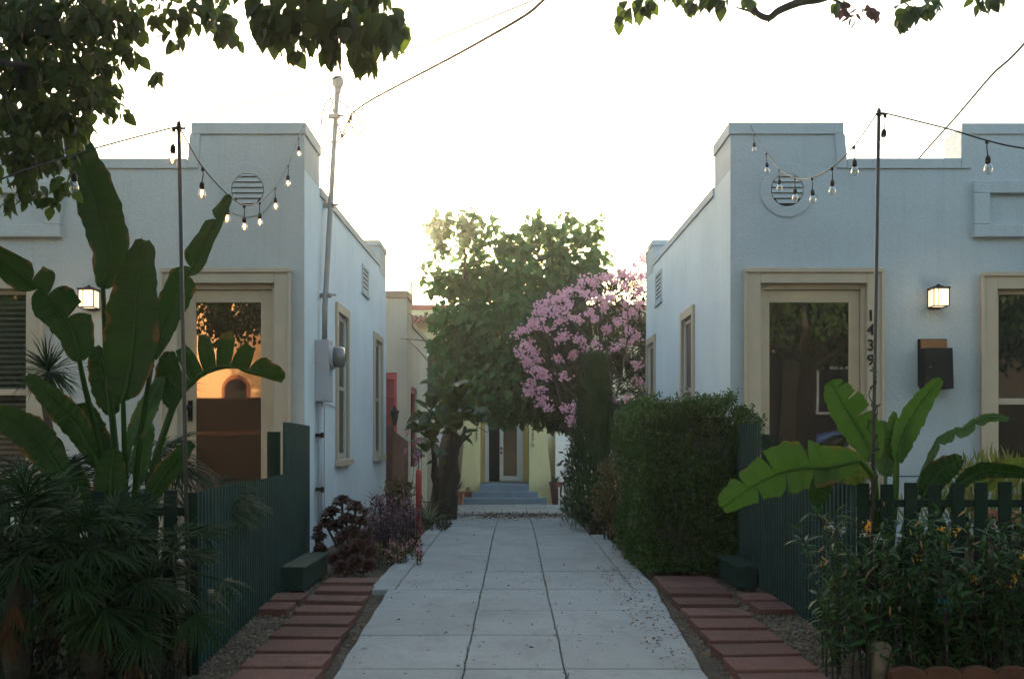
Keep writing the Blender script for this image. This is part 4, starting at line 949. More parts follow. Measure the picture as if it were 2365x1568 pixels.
# parked car
T = thing('parked_car', 'blue car with rounded roof parked across the pavement, mirrored in the right door', 'car', (7.9, -3.4, 0))
M['carblue'] = plain('blue_car_paint', (.13, .21, .52), .25, var=.04, spec=.8)
prof = [(-2.15,.35),(-2.2,.65),(-2.1,.88),(-1.5,.96),(-.9,1.28),(-.2,1.42),(.5,1.40),(1.05,1.05),(1.9,.88),(2.15,.70),(2.15,.35)]
vs = []; fs = []; n = len(prof)
for j, (yy, sc_, top) in enumerate(((-.82, .97, 0), (-.86, 1, 0), (-.70, 1, 1), (.70, 1, 1), (.86, 1, 0), (.82, .97, 0))):
    for (x, z) in prof:
        zz = z
        if not top and z > .95: zz = .93
        if j in (0, 5) and z < .5: zz = z + .04
        vs.append((7.9 + x*sc_, -3.4 + yy, zz))
for j in range(5):
    for i in range(n): fs.append((j*n+i, j*n+(i+1)%n, (j+1)*n+(i+1)%n, (j+1)*n+i))
fs += [tuple(range(n)), tuple(range(6*n-1, 5*n-1, -1))]
mb = MB(); mb.add(vs, fs); BD = mb.build('body', M['carblue'], T, smooth=True, bevel=.03)
for (p, nm) in (([(-1.35,1.0),(-.85,1.25),(-.25,1.34),(-.2,1.0)], 'window'), ([(-.12,1.0),(-.12,1.34),(.45,1.32),(.85,1.02)], 'window')):
    for sy in (-1, 1):
        mb = MB(); mb.add([(7.9+x, -3.4+sy*(.875-(z-.95)*.32), z) for x, z in p], [(0,1,2,3)]); mb.build(nm, M['pane_w'], T)
for x in (-1.35, 1.35):
    for sy in (-1, 1):
        mb = MB(); mb.lathe((7.9+x, -3.4+sy*.80, .32), [(.20,-.10),(.31,-.09),(.32,0),(.31,.09),(.20,.10)], 20, 'y'); WH = mb.build('wheel', M['room'], T, smooth=True)
        mb = MB(); mb.lathe((7.9+x, -3.4+sy*.80, .32), [(.19,-.102),(.19,.102)], 16, 'y'); mb.build('rim', M['galv'], WH)
for sy in (-.6, .6):
    MB().box(5.72, 5.76, -3.4+sy-.12, -3.4+sy+.12, .66, .80).build('headlight', M['white'], T); MB().box(10.03, 10.07, -3.4+sy-.12, -3.4+sy+.12, .66, .80).build('tail_light', M['red'], T)

# ---------------------------------------------------------------- trees in the court

T = thing('leafy_tree', 'large broad leaved tree arching over the end of the path', 'tree', (-1.45, 18.6, gz(18.6)))
lobes = [(1020,520,36),(1018,575,28),(1005,530,22),(1080,508,30),(1075,530,26),(1098,560,34),(1130,522,24),(1160,560,32),(1228,512,26),(1212,556,36),(1262,540,26),(1308,503,24),(1300,560,46),(1345,540,32),(1380,592,32),(1387,508,13),(1383,540,12),(1360,640,42),
 (998,618,20),(985,645,12),(1000,668,12),(1028,650,36),(1010,735,28),(1012,800,26),(1022,860,34),
 (1090,650,75,.5),(1190,640,90,0),(1300,640,80,.3),(1075,760,80,-.4),(1190,760,100,-.7),(1290,750,90,0),(1070,860,74,-.3),(1165,890,95,-.7),(1260,880,90,-.2),(1340,860,60,.4),(1130,925,52,-.4),(1200,935,48,-.6),(1275,945,50,-.2),(1325,972,36,0),(1240,962,26),(1165,958,26),(1080,930,40)]
P, O = lobes_px(lobes, 18.3, dz=1.25, per=1.5, shell=(.45, 1.0), leaf=.13)
P2, O2 = lobes_px([l for l in lobes if l[2] > 50], 18.9, dz=1.0, per=1.3, shell=(.1, .95), leaf=.17)
P3, O3 = lobes_px([(x, y, r*.92, *z) for x, y, r, *z in lobes if r > 25], 18.0, dz=.7, per=1.0, shell=(.2, 1.0), leaf=.17)
P = np.vstack([P, P2, P3]); O = np.vstack([O, O2, O3])
crown(T, P, O, 'leaf_tree', .13, T_HEART, var=.6)
mb = MB(); base = Vector((-1.45, 18.6, gz(18.6)-.1))
tr = limb(mb, base, (-1.15, 18.5, 1.6), .17, .12, wob=.03)
for e, r in (((-.9,18.3,4.6),.07), ((.2,18.2,4.4),.08), ((.9,18.4,4.2),.06), ((-.2,17.8,3.0),.07), ((1.2,18.5,2.2),.05), ((-1.3,18.3,3.2),.06)):
    a = limb(mb, (-1.15,18.5,1.55), e, r, .02, n=8, wob=.05, sides=6)
    for k in range(9):
        q = a[random.randint(3, 7)]; v = Vector((random.uniform(-1,1), random.uniform(-.4,.4), random.uniform(-.2,1))); limb(mb, q, q+v*.9, .014, .005, n=5, wob=.06, sides=4)
mb.build('trunk', M['bark'], T, smooth=True)
# hanging bare vines
mb = MB()
for k in range(16):
    x = random.uniform(1030, 1350); y = random.uniform(560, 840); z = 17.0 + random.uniform(-.1, .3)
    pts = [(x + random.uniform(-14,14)*i, y + 42*i + random.uniform(-8,8), z - .01*i) for i in range(5)]; mb.tube(smooth_pts([W(*p) for p in pts], 4), .006, 4)
mb.build('hanging_stems', M['bark'], T)

T = thing('flowering_bush', 'large oleander bush covered in pink flowers behind the right bungalow', 'bush', (1.6, 16.9, gz(16.9)))
lobes = [(1255,790,55),(1290,730,55),(1345,700,56),(1405,690,50),(1440,680,45),(1475,660,26,.6),(1300,850,80),(1380,800,90),(1450,790,90),(1270,890,50),(1345,900,85),(1430,900,90),(1520,780,90),(1530,900,90),(1300,955,38),(1350,990,40),(1430,1000,60),(1245,840,40)]
P, O = lobes_px(lobes, 17.2, dz=1.1, per=5.0, shell=(.35, 1.08), leaf=.155)
n = len(P); D = O*.9 + rdir(n)*.55 + np.array([0,0,.25]); scatter('crown', 'leaf_ole', T, P, D, rdir(n)+O, .15*rng.uniform(.7,1.3,n), T_LANCE2)
cl = []
for (x, y) in [(1203,775),(1210,800),(1200,820),(1215,760),(1225,745),(1238,730),(1245,712),(1258,705),(1270,697),(1285,688),(1300,680),(1315,672),(1330,662),(1345,655),(1360,650),(1375,655),(1390,645),(1405,640),(1420,645),(1440,632),(1455,640),(1465,632),(1478,638),(1290,705),(1305,695),(1320,700),(1280,720),(1262,725),(1250,745),(1235,755),(1222,785),(1228,815),(1240,830),(1225,880),(1230,900),(1245,920),(1260,870),(1238,865),(1250,850),(1215,845),(1228,855),(1330,815),(1268,760),(1295,740),(1310,730),(1345,690),(1370,680),(1395,690),(1420,680),(1445,670),(1470,675),(1385,735),(1405,760),(1425,750),(1440,790),(1455,760),(1468,780),(1425,810),(1440,735),(1470,845),(1473,895),(1395,860),(1350,800),(1345,780),(1372,790),(1290,790),(1310,770),(1265,945),(1310,960),(1335,975),(1300,940),(1320,930),(1345,950),(1450,915),(1405,925),(1285,830),(1300,870),(1245,895),(1255,935),(1355,720),(1335,740),(1400,705),(1475,700),(1460,720),(1450,700),(1480,660),(1477,600),(1470,615),(1480,585),(1218,900),(1222,830)]:
    cl.append((x, y))
for (x, y) in cl:
    P = []; dj = .3 * random.random(); x += random.gauss(0, 3); y += random.gauss(0, 3)
    for kk in range(3):
        x2, y2 = x + random.gauss(0, 4.6), y + random.gauss(0, 4.2)
        c = W(x2, y2, 16.2 + dj + .0014 * abs(x - 1400) + (.0022 * max(0, 760 - y)))
        for k in range(random.randint(9, 17)):
            fc = c + Vector((random.gauss(0,.042), random.gauss(0,.04), random.gauss(0,.034)))
            ax = Vector((random.gauss(0,.6), -1, random.gauss(.3,.6))).normalized(); a0 = ax.orthogonal(); b0 = ax.cross(a0)
            for j in range(5):
                q = 6.283*j/5; d = a0*math.cos(q) + b0*math.sin(q) + ax*.35; P.append((fc, d, ax))
    scatter('flower_cluster', 'pink', T, [p[0] for p in P], [p[1] for p in P], [p[2] for p in P], rng.uniform(.019,.030,len(P)), T_PETAL)
mb = MB()
for k in range(12):
    q = Vector((1.6 + random.uniform(-.2,.2), 16.9 + random.uniform(-.2,.2), gz(17)-.1)); limb(mb, q, q + Vector((random.uniform(-1.3,.9), random.uniform(-.6,.2), random.uniform(2.2,4.0))), .035, .008, n=7, wob=.05, sides=6)
mb.build('stems', M['bark'], T, smooth=True)
# low dark shrubs under it
def shrub(name, label, cat, lobes, Z, mat, leaf, T_=T_OVAL2, per=1.4, dz=1.0, base=None, jit=.9, droop=.1, grp=None):
    b = W(lobes[0][0], 1018, Z); T = thing(name, label, cat, (b.x, Z, gz(Z)), grp)
    P, O = lobes_px(lobes, Z, dz=dz, per=per, shell=(.3, 1.05), leaf=leaf); P[:, 2] = np.maximum(P[:, 2], gz(Z)+.01); crown(T, P, O, mat, leaf, T_, 'foliage', droop, jit)
    mb = MB()
    for k in range(9):
        l = random.choice(lobes); c = W(l[0], l[1], Z); limb(mb, (b.x + random.uniform(-.08,.08), Z, gz(Z)-.03), c, .012, .004, n=5, wob=.06, sides=5)
    mb.build('stems', M['bark_d'], T); return T
shrub('dark_shrub', 'dark leafy shrub at the right path edge in front of the white chair', 'shrub', [(1330,1060,32),(1325,1110,34),(1318,1160,22),(1345,1150,35),(1350,1030,30)], 17.0, 'leaf_dark', .10)
T = thing('spiky_agave', 'dark spiky agave at the right edge of the path near the chair', 'agave', (wx(1318, 18), 18, gz(18)))
spiky(T, (wx(1325, 18), 18, gz(18)+.25), 26, .42, 'spike', (-.2, 1.3))
M['leaf_fine'] = leafmat('fine_needles', (.014,.045,.014), (.035,.085,.028), .2, .5)
T = thing('conical_shrub', 'tall fine leaved conical shrub between the oleander and the hedge', 'shrub', (1.05, 12.6, 0))
P = []; O = []; D = []
for k in range(9000):
    h = random.random() ** .8; r = (.40 * (1 - h*.72) + .05) * math.sqrt(random.random()); q = random.uniform(0, 6.283)
    lx = .08*math.sin(h*5+q); P.append((1.02 + r*math.cos(q) + lx*.3 + .02*h, 12.6 + r*math.sin(q), .02 + h*2.15)); D.append((math.cos(q)*.45, math.sin(q)*.45, 1)); O.append((math.cos(q), math.sin(q), 0))
scatter('foliage', 'leaf_fine', T, P, np.array(D) + rng.normal(size=(len(P),3))*.25, O, rng.uniform(.06,.13,len(P)), T_LANCE)
MB().tube([(1.02,12.6,-.05),(1.03,12.6,1.9)], [.04,.01], 6).build('trunk', M['bark_d'], T)
M['leaf_red'] = leafmat('reddish_leaf', (.10,.03,.02), (.10,.10,.03), .25)
shrub('reddish_shrub', 'reddish leaved shrub against the back of the clipped hedge', 'shrub', [(1410,1090,32),(1400,1140,36),(1425,1180,36),(1440,1120,28),(1420,1220,26),(1385,1180,28)], 11.3, 'leaf_red', .045)
shrub('low_shrub', 'low green shrub at the right kerb below the reddish shrub', 'shrub', [(1370,1190,34),(1400,1225,28),(1350,1180,28),(1440,1225,26)], 12.2, 'leaf_dark', .05)
# small stones edging the bed right of the path
for k, (x, y) in enumerate(((1398,1238),(1422,1252),(1446,1268),(1470,1285),(1370,1218))):
    Zs = EYE * F / (y - HY); c = W(x, y, Zs); mb = MB(); mb.lathe((c.x + .06, Zs, -.02), [(.06,0),(.075,.04),(.05,.085),(.02,.095)], 7)
    o = mb.build('edging_stone', M['rock'], None, bevel=.008); tag(o, 'pale edging stone right of the path, %s from the hedge outward' % ORD[::-1][10 + 3 - k] if False else 'pale edging stone at the right path edge, %s of the row' % ORD[k], 'stone', 'edging stones behind the hedge')

# clipped hedge
T = thing('clipped_hedge', 'boxy clipped green hedge right of the path in front of the right bungalow corner', 'hedge', (1.5, 9.2, 0))
hx0, hx1, hy0, hy1, hz = 1.10, 1.90, 8.35, 10.25, 1.43
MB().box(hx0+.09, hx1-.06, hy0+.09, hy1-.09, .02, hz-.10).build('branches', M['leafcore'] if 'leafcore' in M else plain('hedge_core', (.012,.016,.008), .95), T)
P = []; O = []
def hp(n, f, o):
    for k in range(n):
        p = f(random.random(), random.random()); b = .035 * (math.sin(p[0]*7 + p[2]*5) + math.sin(p[1]*6 + p[2]*8 + 2)); dd = random.gauss(-.02, .035) + b
        P.append((p[0]+o[0]*dd, p[1]+o[1]*dd, p[2]+o[2]*dd)); O.append(o)
hp(11500, lambda a, b: (hx0 + (hx1+.0-hx0)*a, hy0 + .03, .03 + (hz-.04)*b), (0,-1,0))
hp(15000, lambda a, b: (hx0 + .02 - .05*math.sin(b*2.6), hy0 + (hy1-hy0)*a, .03 + (hz-.03)*b), (-1,0,0))
hp(11000, lambda a, b: (hx0 + (hx1-hx0)*a, hy0 + (hy1-hy0)*b, hz), (0,0,1))
hp(3500, lambda a, b: (hx1, hy0 + (hy1-hy0)*a, .6 + (hz-.6)*b), (1,0,0))
for k in range(90):      # loose sprigs on top and over the fence
    if k % 5 == 4: b = Vector((hx0 - .03, random.uniform(hy0, hy1), random.uniform(.2, 1.4)))
    elif k < 60: b = Vector((random.uniform(hx0, hx1), random.uniform(hy0, hy1), hz))
    else: b = Vector((random.uniform(1.85, 2.08), random.uniform(8.2, 8.6), random.uniform(1.05, 1.38)))
    d = Vector((random.uniform(-.4,.7), random.uniform(-.4,.4), 1 if k < 60 else random.uniform(-.2,.9))).normalized(); L = random.uniform(.05, .15)
    for j in range(14):
        p = b + d * L * j / 14 + Vector((random.gauss(0,.012), random.gauss(0,.012), random.gauss(0,.008))); P.append(tuple(p)); O.append(tuple(d))
hp(1600, lambda a, b: (1.88 + .20*a, 8.25 + .3*b, 1.12 + .28*random.random() - .1*a), (.3,-.7,.4))
P = np.array(P); O = np.array(O, float); n = len(P)
scatter('foliage', 'leaf_hedge', T, P, O*.6 + rdir(n) + [0,0,.2], O + rdir(n)*.9, rng.uniform(.022,.042,n), T_OVAL)

# big leaved tree left of the path (leaning trunk, whorl of large leaves)
T = thing('large_leaf_tree', 'small tree with a thick leaning trunk and big glossy leaves left of the path', 'tree', (wx(1032, 15.2), 15.2, gz(15.2)))
mb = MB(); Zt = 15.2
limb(mb, W(1030, 1200, Zt), W(1048, 1020, Zt), .17, .10, n=8, wob=.025, sides=12); limb(mb, W(1015, 1195, Zt+.1), W(1000, 1000, Zt), .07, .035, n=7, wob=.03); limb(mb, W(1042, 1080, Zt), W(1075, 985, Zt-.1), .05, .025, n=6, wob=.04); limb(mb, W(1045, 1040, Zt), W(1090, 1000, Zt), .03, .015, n=6, wob=.04)
for k in range(5):
    x = random.uniform(-8, 10); limb(mb, W(1030+x, 1190, Zt-.14), W(1048+x, 1000, Zt-.14), .02, .012, n=7, wob=.03, sides=5)
mb.build('trunk', M['bark_d'], T, smooth=True)
M['leaf_big'] = leafmat('big_glossy_leaf', (.015,.04,.010), (.05,.085,.02), .35, .25, tcol=(.28,.36,.06), spec=.6)
P = []; D = []; N = []; S = []
for (x, y, r, cnt) in ((1030,905,.26,22),(1065,925,.24,20),(1010,880,.20,14),(1090,960,.22,16),(995,950,.24,16),(1050,960,.26,22),(975,975,.18,8),(1105,985,.16,8),(1020,985,.22,16),(1085,900,.16,8),(1000,1020,.22,14),(985,1050,.20,12),(1060,1000,.2,14),(975,1000,.2,12),(1012,1060,.16,8)):
    c = W(x, y, Zt + random.uniform(-.3,.3))
    for k in range(cnt):
        q = random.uniform(0, 6.283); e = random.uniform(-.6, 1.45); d = Vector((math.cos(q)*math.cos(e), math.sin(q)*math.cos(e)*.8, math.sin(e)))
        P.append(tuple(c + d*.05)); D.append(tuple(d)); N.append((-d.x*.5, -.5-d.y*.3, .8)); S.append(r*random.uniform(.9,1.5))
scatter('crown', 'leaf_big', T, P, D, N, S, T_OVAL2)

# bed left of the path
M['leaf_aeo'] = leafmat('dark_succulent', (.018,.006,.006), (.05,.016,.012), .08, .35)
def aeonium(label, ros, base):
    T = thing('dark_succulent', label, 'succulent', base, 'dark rosette succulents left of the path'); P = []; D = []; N = []; S = []; mb = MB()
    for (x, y, rp, Z) in ros:
        c = W(x, y, Z); c.z = max(c.z, .05); r = rp / F * Z
        ax = Vector((c.x - base[0], (c.y - base[1]) - .35, .75)).normalized(); P = []; D = []; N = []; S = []; rosette(P, D, N, S, c, r, ax, 4, 11); scatter('rosette', 'leaf_aeo', T, P, D, N, S, T_OVAL2)
        mb.tube([Vector(base), (Vector(base)+c)/2 + Vector((random.uniform(-.04,.04),0,-.05)), c - ax*.01], [.016,.013,.011], 6)
    mb.build('stems', M['bark_d'], T)
ros = [(790,1160,30,9.0),(765,1185,28,8.9),(820,1172,26,8.9),(752,1210,24,8.9),(800,1200,26,8.8),(775,1215,24,8.8),(832,1205,22,8.8),(812,1228,26,8.7),(845,1240,24,8.7),(790,1240,24,8.6),(825,1262,28,8.5),(795,1275,26,8.5),(855,1275,24,8.5),(770,1292,20,8.3),(820,1300,26,8.3),(850,1305,22,8.3),(785,1310,22,8.2),(840,1185,20,9.1)]
aeonium('large clump of dark maroon rosette succulents beside the left green box', ros, (wx(805, 8.8), 8.85, 0))
aeonium('small pair of dark rosette succulents against the left bungalow wall', [(737,1240,21,8.9),(740,1268,20,8.8),(733,1222,14,9.0)], (wx(745, 9.0), 9.0, 0))
M['leaf_purple'] = leafmat('purple_leaf', (.03,.012,.026), (.07,.035,.055), .2, .5); M['leaf_pk'] = leafmat('small_pink_flower', (.35,.10,.16), (.60,.25,.34), .3, .6)
def stemmy(name, label, cat, x0, x1, Z0, Z1, hlo, hhi, n, mat, leaf, per, Tm=T_LANCE2, tip=None, tipn=4, lean=.15, grp=None, smat='bark_d', tips=.02, gaps=None):
    a, b = wx(x0, (Z0+Z1)/2), wx(x1, (Z0+Z1)/2); T = thing(name, label, cat, ((a+b)/2, (Z0+Z1)/2, gz(Z0)), grp)
    P = []; D = []; N = []; S = []; mb = MB(); TP = []; TD = []
    for k in range(n):
        Z = random.uniform(Z0, Z1); x = random.uniform(wx(x0, Z), wx(x1, Z)); h = random.uniform(hlo, hhi); g_ = gz(Z)
        q = random.uniform(0, 6.283); l = random.uniform(0, lean) * h * 1.6; pts = [Vector((x + math.cos(q)*l*t*t, Z + math.sin(q)*l*t*t, g_ - .02 + h*t)) for t in (0,.25,.5,.75,1)]
        mb.tube(pts, [.006,.005,.004,.003,.002], 4)
        for j in range(per):
            t = random.uniform(.12, 1.0); i = min(int(t*4), 3); p = pts[i].lerp(pts[i+1], t*4-i)
            qq = random.uniform(0, 6.283); e = random.uniform(-.3, 1.0); P.append(tuple(p)); D.append((math.cos(qq)*math.cos(e), math.sin(qq)*math.cos(e), math.sin(e))); N.append((random.gauss(0,.3), random.gauss(0,.3), 1)); S.append(leaf*random.uniform(.6,1.25))
        if tip and random.random() < .6:
            for j in range(tipn*5):
                d = rdir(1)[0]; TP.append(tuple(pts[-1] + Vector(d)*.012 + Vector((0,0,random.uniform(-.05,.02))))); TD.append(tuple(d + np.array([0,0,.4])))
    mb.build('stems', M[smat], T); scatter('foliage', mat, T, P, D, N, S, Tm)
    if TP: scatter('flowers', tip, T, TP, TD, TD[::-1], np.full(len(TP), tips), T_PETAL)
    return T
stemmy('purple_perennial', 'clump of purple leaved perennials with small pink flowers beside the dark succulents', 'perennial', 845, 960, 9.6, 11.2, .25, .62, 95, 'leaf_purple', .085, 30, tip='leaf_pk', tipn=1, tips=.015)
stemmy('low_perennial', 'low reddish and green ground plants along the left path edge below the perennials', 'perennial', 850, 975, 8.9, 10.6, .08, .24, 80, 'leaf_red', .05, 12, T_OVAL2, tip='leaf_pk', tipn=2)
shrub('small_shrub', 'small greenish succulent shrub behind the red marker post', 'shrub', [(925,1115,22),(905,1125,20),(945,1130,18),(925,1150,26)], 12.8, 'leaf_red', .06)
stemmy('tall_flower', 'tall pale pink flower stalks against the reddish brown fence', 'flower', 925, 975, 13.2, 14.2, .9, 1.35, 12, 'leaf_purple', .05, 8, tip='leaf_pk', tipn=9, lean=.05)
M['varieg'] = leafmat('variegated_blade', (.10,.13,.06), (.26,.28,.16), .2, .5)
T = thing('striped_agave', 'pale green strap leaved plant at the foot of the leaning tree', 'plant', (wx(995, 13.4), 13.4, gz(13.4)))
spiky(T, (wx(990, 13.4), 13.4, gz(13.4)+.05), 40, .42, 'varieg', (.0, 1.25))
stemmy('ground_plants', 'patch of low plants and litter between the red post and the leaning tree', 'plants', 960, 1040, 12.3, 15.0, .05, .2, 90, 'leaf_dark', .05, 10, T_OVAL2)

# ---------------------------------------------------------------- paddle leaved plants
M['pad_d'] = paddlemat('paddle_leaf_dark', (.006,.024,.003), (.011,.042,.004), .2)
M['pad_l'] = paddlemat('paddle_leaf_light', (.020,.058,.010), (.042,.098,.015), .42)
M['pad_b'] = paddlemat('paddle_leaf_bluish', (.03,.07,.03), (.05,.10,.045), .30)
M['pad_y'] = paddlemat('paddle_leaf_yellow', (.06,.09,.012), (.09,.12,.02), .45)
T = thing('paddle_leaf_plant', 'huge dark green bird of paradise plant in front of the left bungalow door', 'plant', (wx(275, 5.7), 5.7, 0))
B = (282, 1480)
def LP(pts, wl, wr, mat='pad_d', tears=(), tw=0, st=None, seed=1, Z=5.6, sr=.013, **k):
    pp = [(x, y, Z + .02*i) for i, (x, y) in enumerate(pts)]
    sp = [(x, y, 5.65 + (Z-5.65)*(i/ max(1, len(st))) ) for i, (x, y) in enumerate(st)] if st else None
    paddle('leaf', M[mat], T, pp, wl, wr, tears, tw, stalk=sp, seed=seed, stalk_r=sr, **k)
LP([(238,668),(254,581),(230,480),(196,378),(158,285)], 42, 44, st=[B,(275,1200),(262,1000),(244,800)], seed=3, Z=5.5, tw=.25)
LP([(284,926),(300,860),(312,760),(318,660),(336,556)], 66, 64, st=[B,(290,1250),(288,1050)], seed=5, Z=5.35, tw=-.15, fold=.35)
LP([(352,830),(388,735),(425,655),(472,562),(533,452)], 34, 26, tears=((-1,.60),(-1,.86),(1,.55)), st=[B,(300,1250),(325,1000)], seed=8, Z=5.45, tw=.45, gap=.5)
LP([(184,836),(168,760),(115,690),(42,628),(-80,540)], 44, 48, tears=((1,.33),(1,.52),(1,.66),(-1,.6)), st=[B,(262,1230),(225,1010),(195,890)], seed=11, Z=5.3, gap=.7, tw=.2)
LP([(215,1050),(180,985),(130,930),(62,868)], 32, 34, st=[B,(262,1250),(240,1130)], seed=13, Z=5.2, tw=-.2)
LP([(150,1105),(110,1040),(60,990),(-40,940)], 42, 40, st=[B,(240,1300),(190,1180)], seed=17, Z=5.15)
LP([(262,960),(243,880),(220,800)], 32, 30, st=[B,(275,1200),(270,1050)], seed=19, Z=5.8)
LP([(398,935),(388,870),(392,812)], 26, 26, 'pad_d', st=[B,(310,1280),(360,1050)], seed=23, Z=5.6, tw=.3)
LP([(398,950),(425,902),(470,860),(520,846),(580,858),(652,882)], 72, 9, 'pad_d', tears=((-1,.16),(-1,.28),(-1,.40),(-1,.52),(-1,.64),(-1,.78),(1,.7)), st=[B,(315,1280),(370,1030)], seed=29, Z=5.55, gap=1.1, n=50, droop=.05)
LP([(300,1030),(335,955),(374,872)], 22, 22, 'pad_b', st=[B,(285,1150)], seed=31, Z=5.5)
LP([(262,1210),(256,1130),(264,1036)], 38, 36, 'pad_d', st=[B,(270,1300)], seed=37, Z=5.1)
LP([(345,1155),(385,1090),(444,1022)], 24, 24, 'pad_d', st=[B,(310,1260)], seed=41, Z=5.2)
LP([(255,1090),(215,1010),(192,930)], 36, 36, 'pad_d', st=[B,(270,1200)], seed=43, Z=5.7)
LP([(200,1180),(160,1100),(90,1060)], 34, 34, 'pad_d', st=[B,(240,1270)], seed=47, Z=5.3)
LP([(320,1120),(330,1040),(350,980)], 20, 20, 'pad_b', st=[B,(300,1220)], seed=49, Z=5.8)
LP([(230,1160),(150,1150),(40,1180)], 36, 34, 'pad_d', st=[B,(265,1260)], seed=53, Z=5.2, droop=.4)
mb = MB(); limb(mb, W(282,1490,5.65), W(285,1180,5.6), .09, .05, wob=.02, sides=10); limb(mb, W(300,1490,5.7), W(320,1150,5.65), .05, .03, wob=.02); limb(mb, W(262,1490,5.6), W(240,1150,5.55), .05, .03, wob=.02); mb.build('trunk', M['bark'], T, smooth=True)
T = thing('paddle_leaf_plant', 'bright green bird of paradise plant with torn leaves behind the right fence', 'plant', (wx(2040, 5.75), 5.75, 0))
B = (2040, 1470)
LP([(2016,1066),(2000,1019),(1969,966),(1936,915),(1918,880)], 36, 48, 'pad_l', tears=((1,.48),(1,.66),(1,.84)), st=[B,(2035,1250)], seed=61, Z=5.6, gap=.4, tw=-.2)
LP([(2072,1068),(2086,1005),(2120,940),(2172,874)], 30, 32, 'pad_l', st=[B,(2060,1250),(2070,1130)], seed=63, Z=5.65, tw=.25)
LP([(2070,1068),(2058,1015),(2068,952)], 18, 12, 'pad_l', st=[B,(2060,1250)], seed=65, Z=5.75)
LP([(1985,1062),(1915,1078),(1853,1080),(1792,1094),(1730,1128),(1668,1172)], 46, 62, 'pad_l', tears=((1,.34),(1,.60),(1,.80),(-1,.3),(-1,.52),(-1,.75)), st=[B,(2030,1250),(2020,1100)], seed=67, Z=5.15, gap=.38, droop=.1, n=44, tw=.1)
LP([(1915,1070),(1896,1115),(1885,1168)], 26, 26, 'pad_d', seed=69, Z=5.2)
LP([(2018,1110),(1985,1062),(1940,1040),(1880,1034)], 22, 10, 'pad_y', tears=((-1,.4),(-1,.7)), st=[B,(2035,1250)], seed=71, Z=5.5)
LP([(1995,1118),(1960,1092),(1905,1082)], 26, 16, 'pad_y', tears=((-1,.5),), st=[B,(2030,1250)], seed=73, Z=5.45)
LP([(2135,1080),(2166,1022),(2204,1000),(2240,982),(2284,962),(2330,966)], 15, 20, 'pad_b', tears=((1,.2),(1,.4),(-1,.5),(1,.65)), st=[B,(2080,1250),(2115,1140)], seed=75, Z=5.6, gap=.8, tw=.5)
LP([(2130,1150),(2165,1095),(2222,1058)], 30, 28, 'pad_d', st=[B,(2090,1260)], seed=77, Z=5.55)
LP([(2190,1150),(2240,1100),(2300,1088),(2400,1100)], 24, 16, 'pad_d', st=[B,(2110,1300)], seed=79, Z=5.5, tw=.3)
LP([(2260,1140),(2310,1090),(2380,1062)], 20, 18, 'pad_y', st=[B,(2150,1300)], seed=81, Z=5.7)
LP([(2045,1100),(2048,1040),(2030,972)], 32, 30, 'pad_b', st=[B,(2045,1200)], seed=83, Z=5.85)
mb = MB(); limb(mb, W(2040,1490,5.7), W(2040,1260,5.7), .08, .05, wob=.02, sides=10); mb.build('trunk', M['bark'], T, smooth=True)
mb = MB(); mb.tube(smooth_pts([W(x, y, 6.0) for x, y in ((2040,1098),(2100,1100),(2165,1098),(2240,1094),(2310,1100))], 4), .004, 5)
o = mb.build('vine', M['bark_d']); tag(o, 'thin bare vine stretched behind the right paddle leaves', 'vine')
mb = MB(); pts = []
for i in range(60):
    t = i/59; b = W(2016 + 4*math.sin(t*30), 1180 - 330*t, 5.28); pts.append(b + Vector((.016*math.cos(t*26), .016*math.sin(t*26), 0)))
T = thing('climbing_vine', 'thin vine twisting up the right light pole', 'vine', tuple(pts[0])); mb.tube(pts, .003, 5); mb.build('stem', M['bark_d'], T)
P = [tuple(pts[random.randint(0, 59)]) for k in range(46)]; n = len(P); scatter('foliage', 'leaf_dark', T, P, rdir(n), rdir(n), rng.uniform(.02,.035,n), T_OVAL2)

# yucca by the left window, fan palms, bush at the right window
M['palm'] = leafmat('palm_blade', (.004,.013,.003), (.014,.034,.008), .18, .6, spec=.12); M['palm_dead'] = leafmat('dead_palm_blade', (.035,.015,.005), (.07,.03,.01), .2, .7)
T = thing('yucca', 'spiky yucca rosette under the left window', 'yucca', (wx(112, 8.2), 8.2, 0))
P = []; D = []; N = []; S = []
for k in range(170):
    q = random.uniform(0, 6.283); e = math.asin(random.uniform(-.75, 1)); d = (math.cos(q)*math.cos(e), math.sin(q)*math.cos(e), math.sin(e)); P.append(tuple(W(112, 858, 8.2))); D.append(d); N.append((0, -.3, 1)); S.append(random.uniform(.28, .42))
scatter('foliage', 'palm', T, P, D, N, S, T_BLADE)
mb = MB(); limb(mb, (wx(112, 8.2), 8.2, -.05), W(112, 862, 8.2), .04, .03, wob=.03); mb.build('trunk', M['bark'], T)
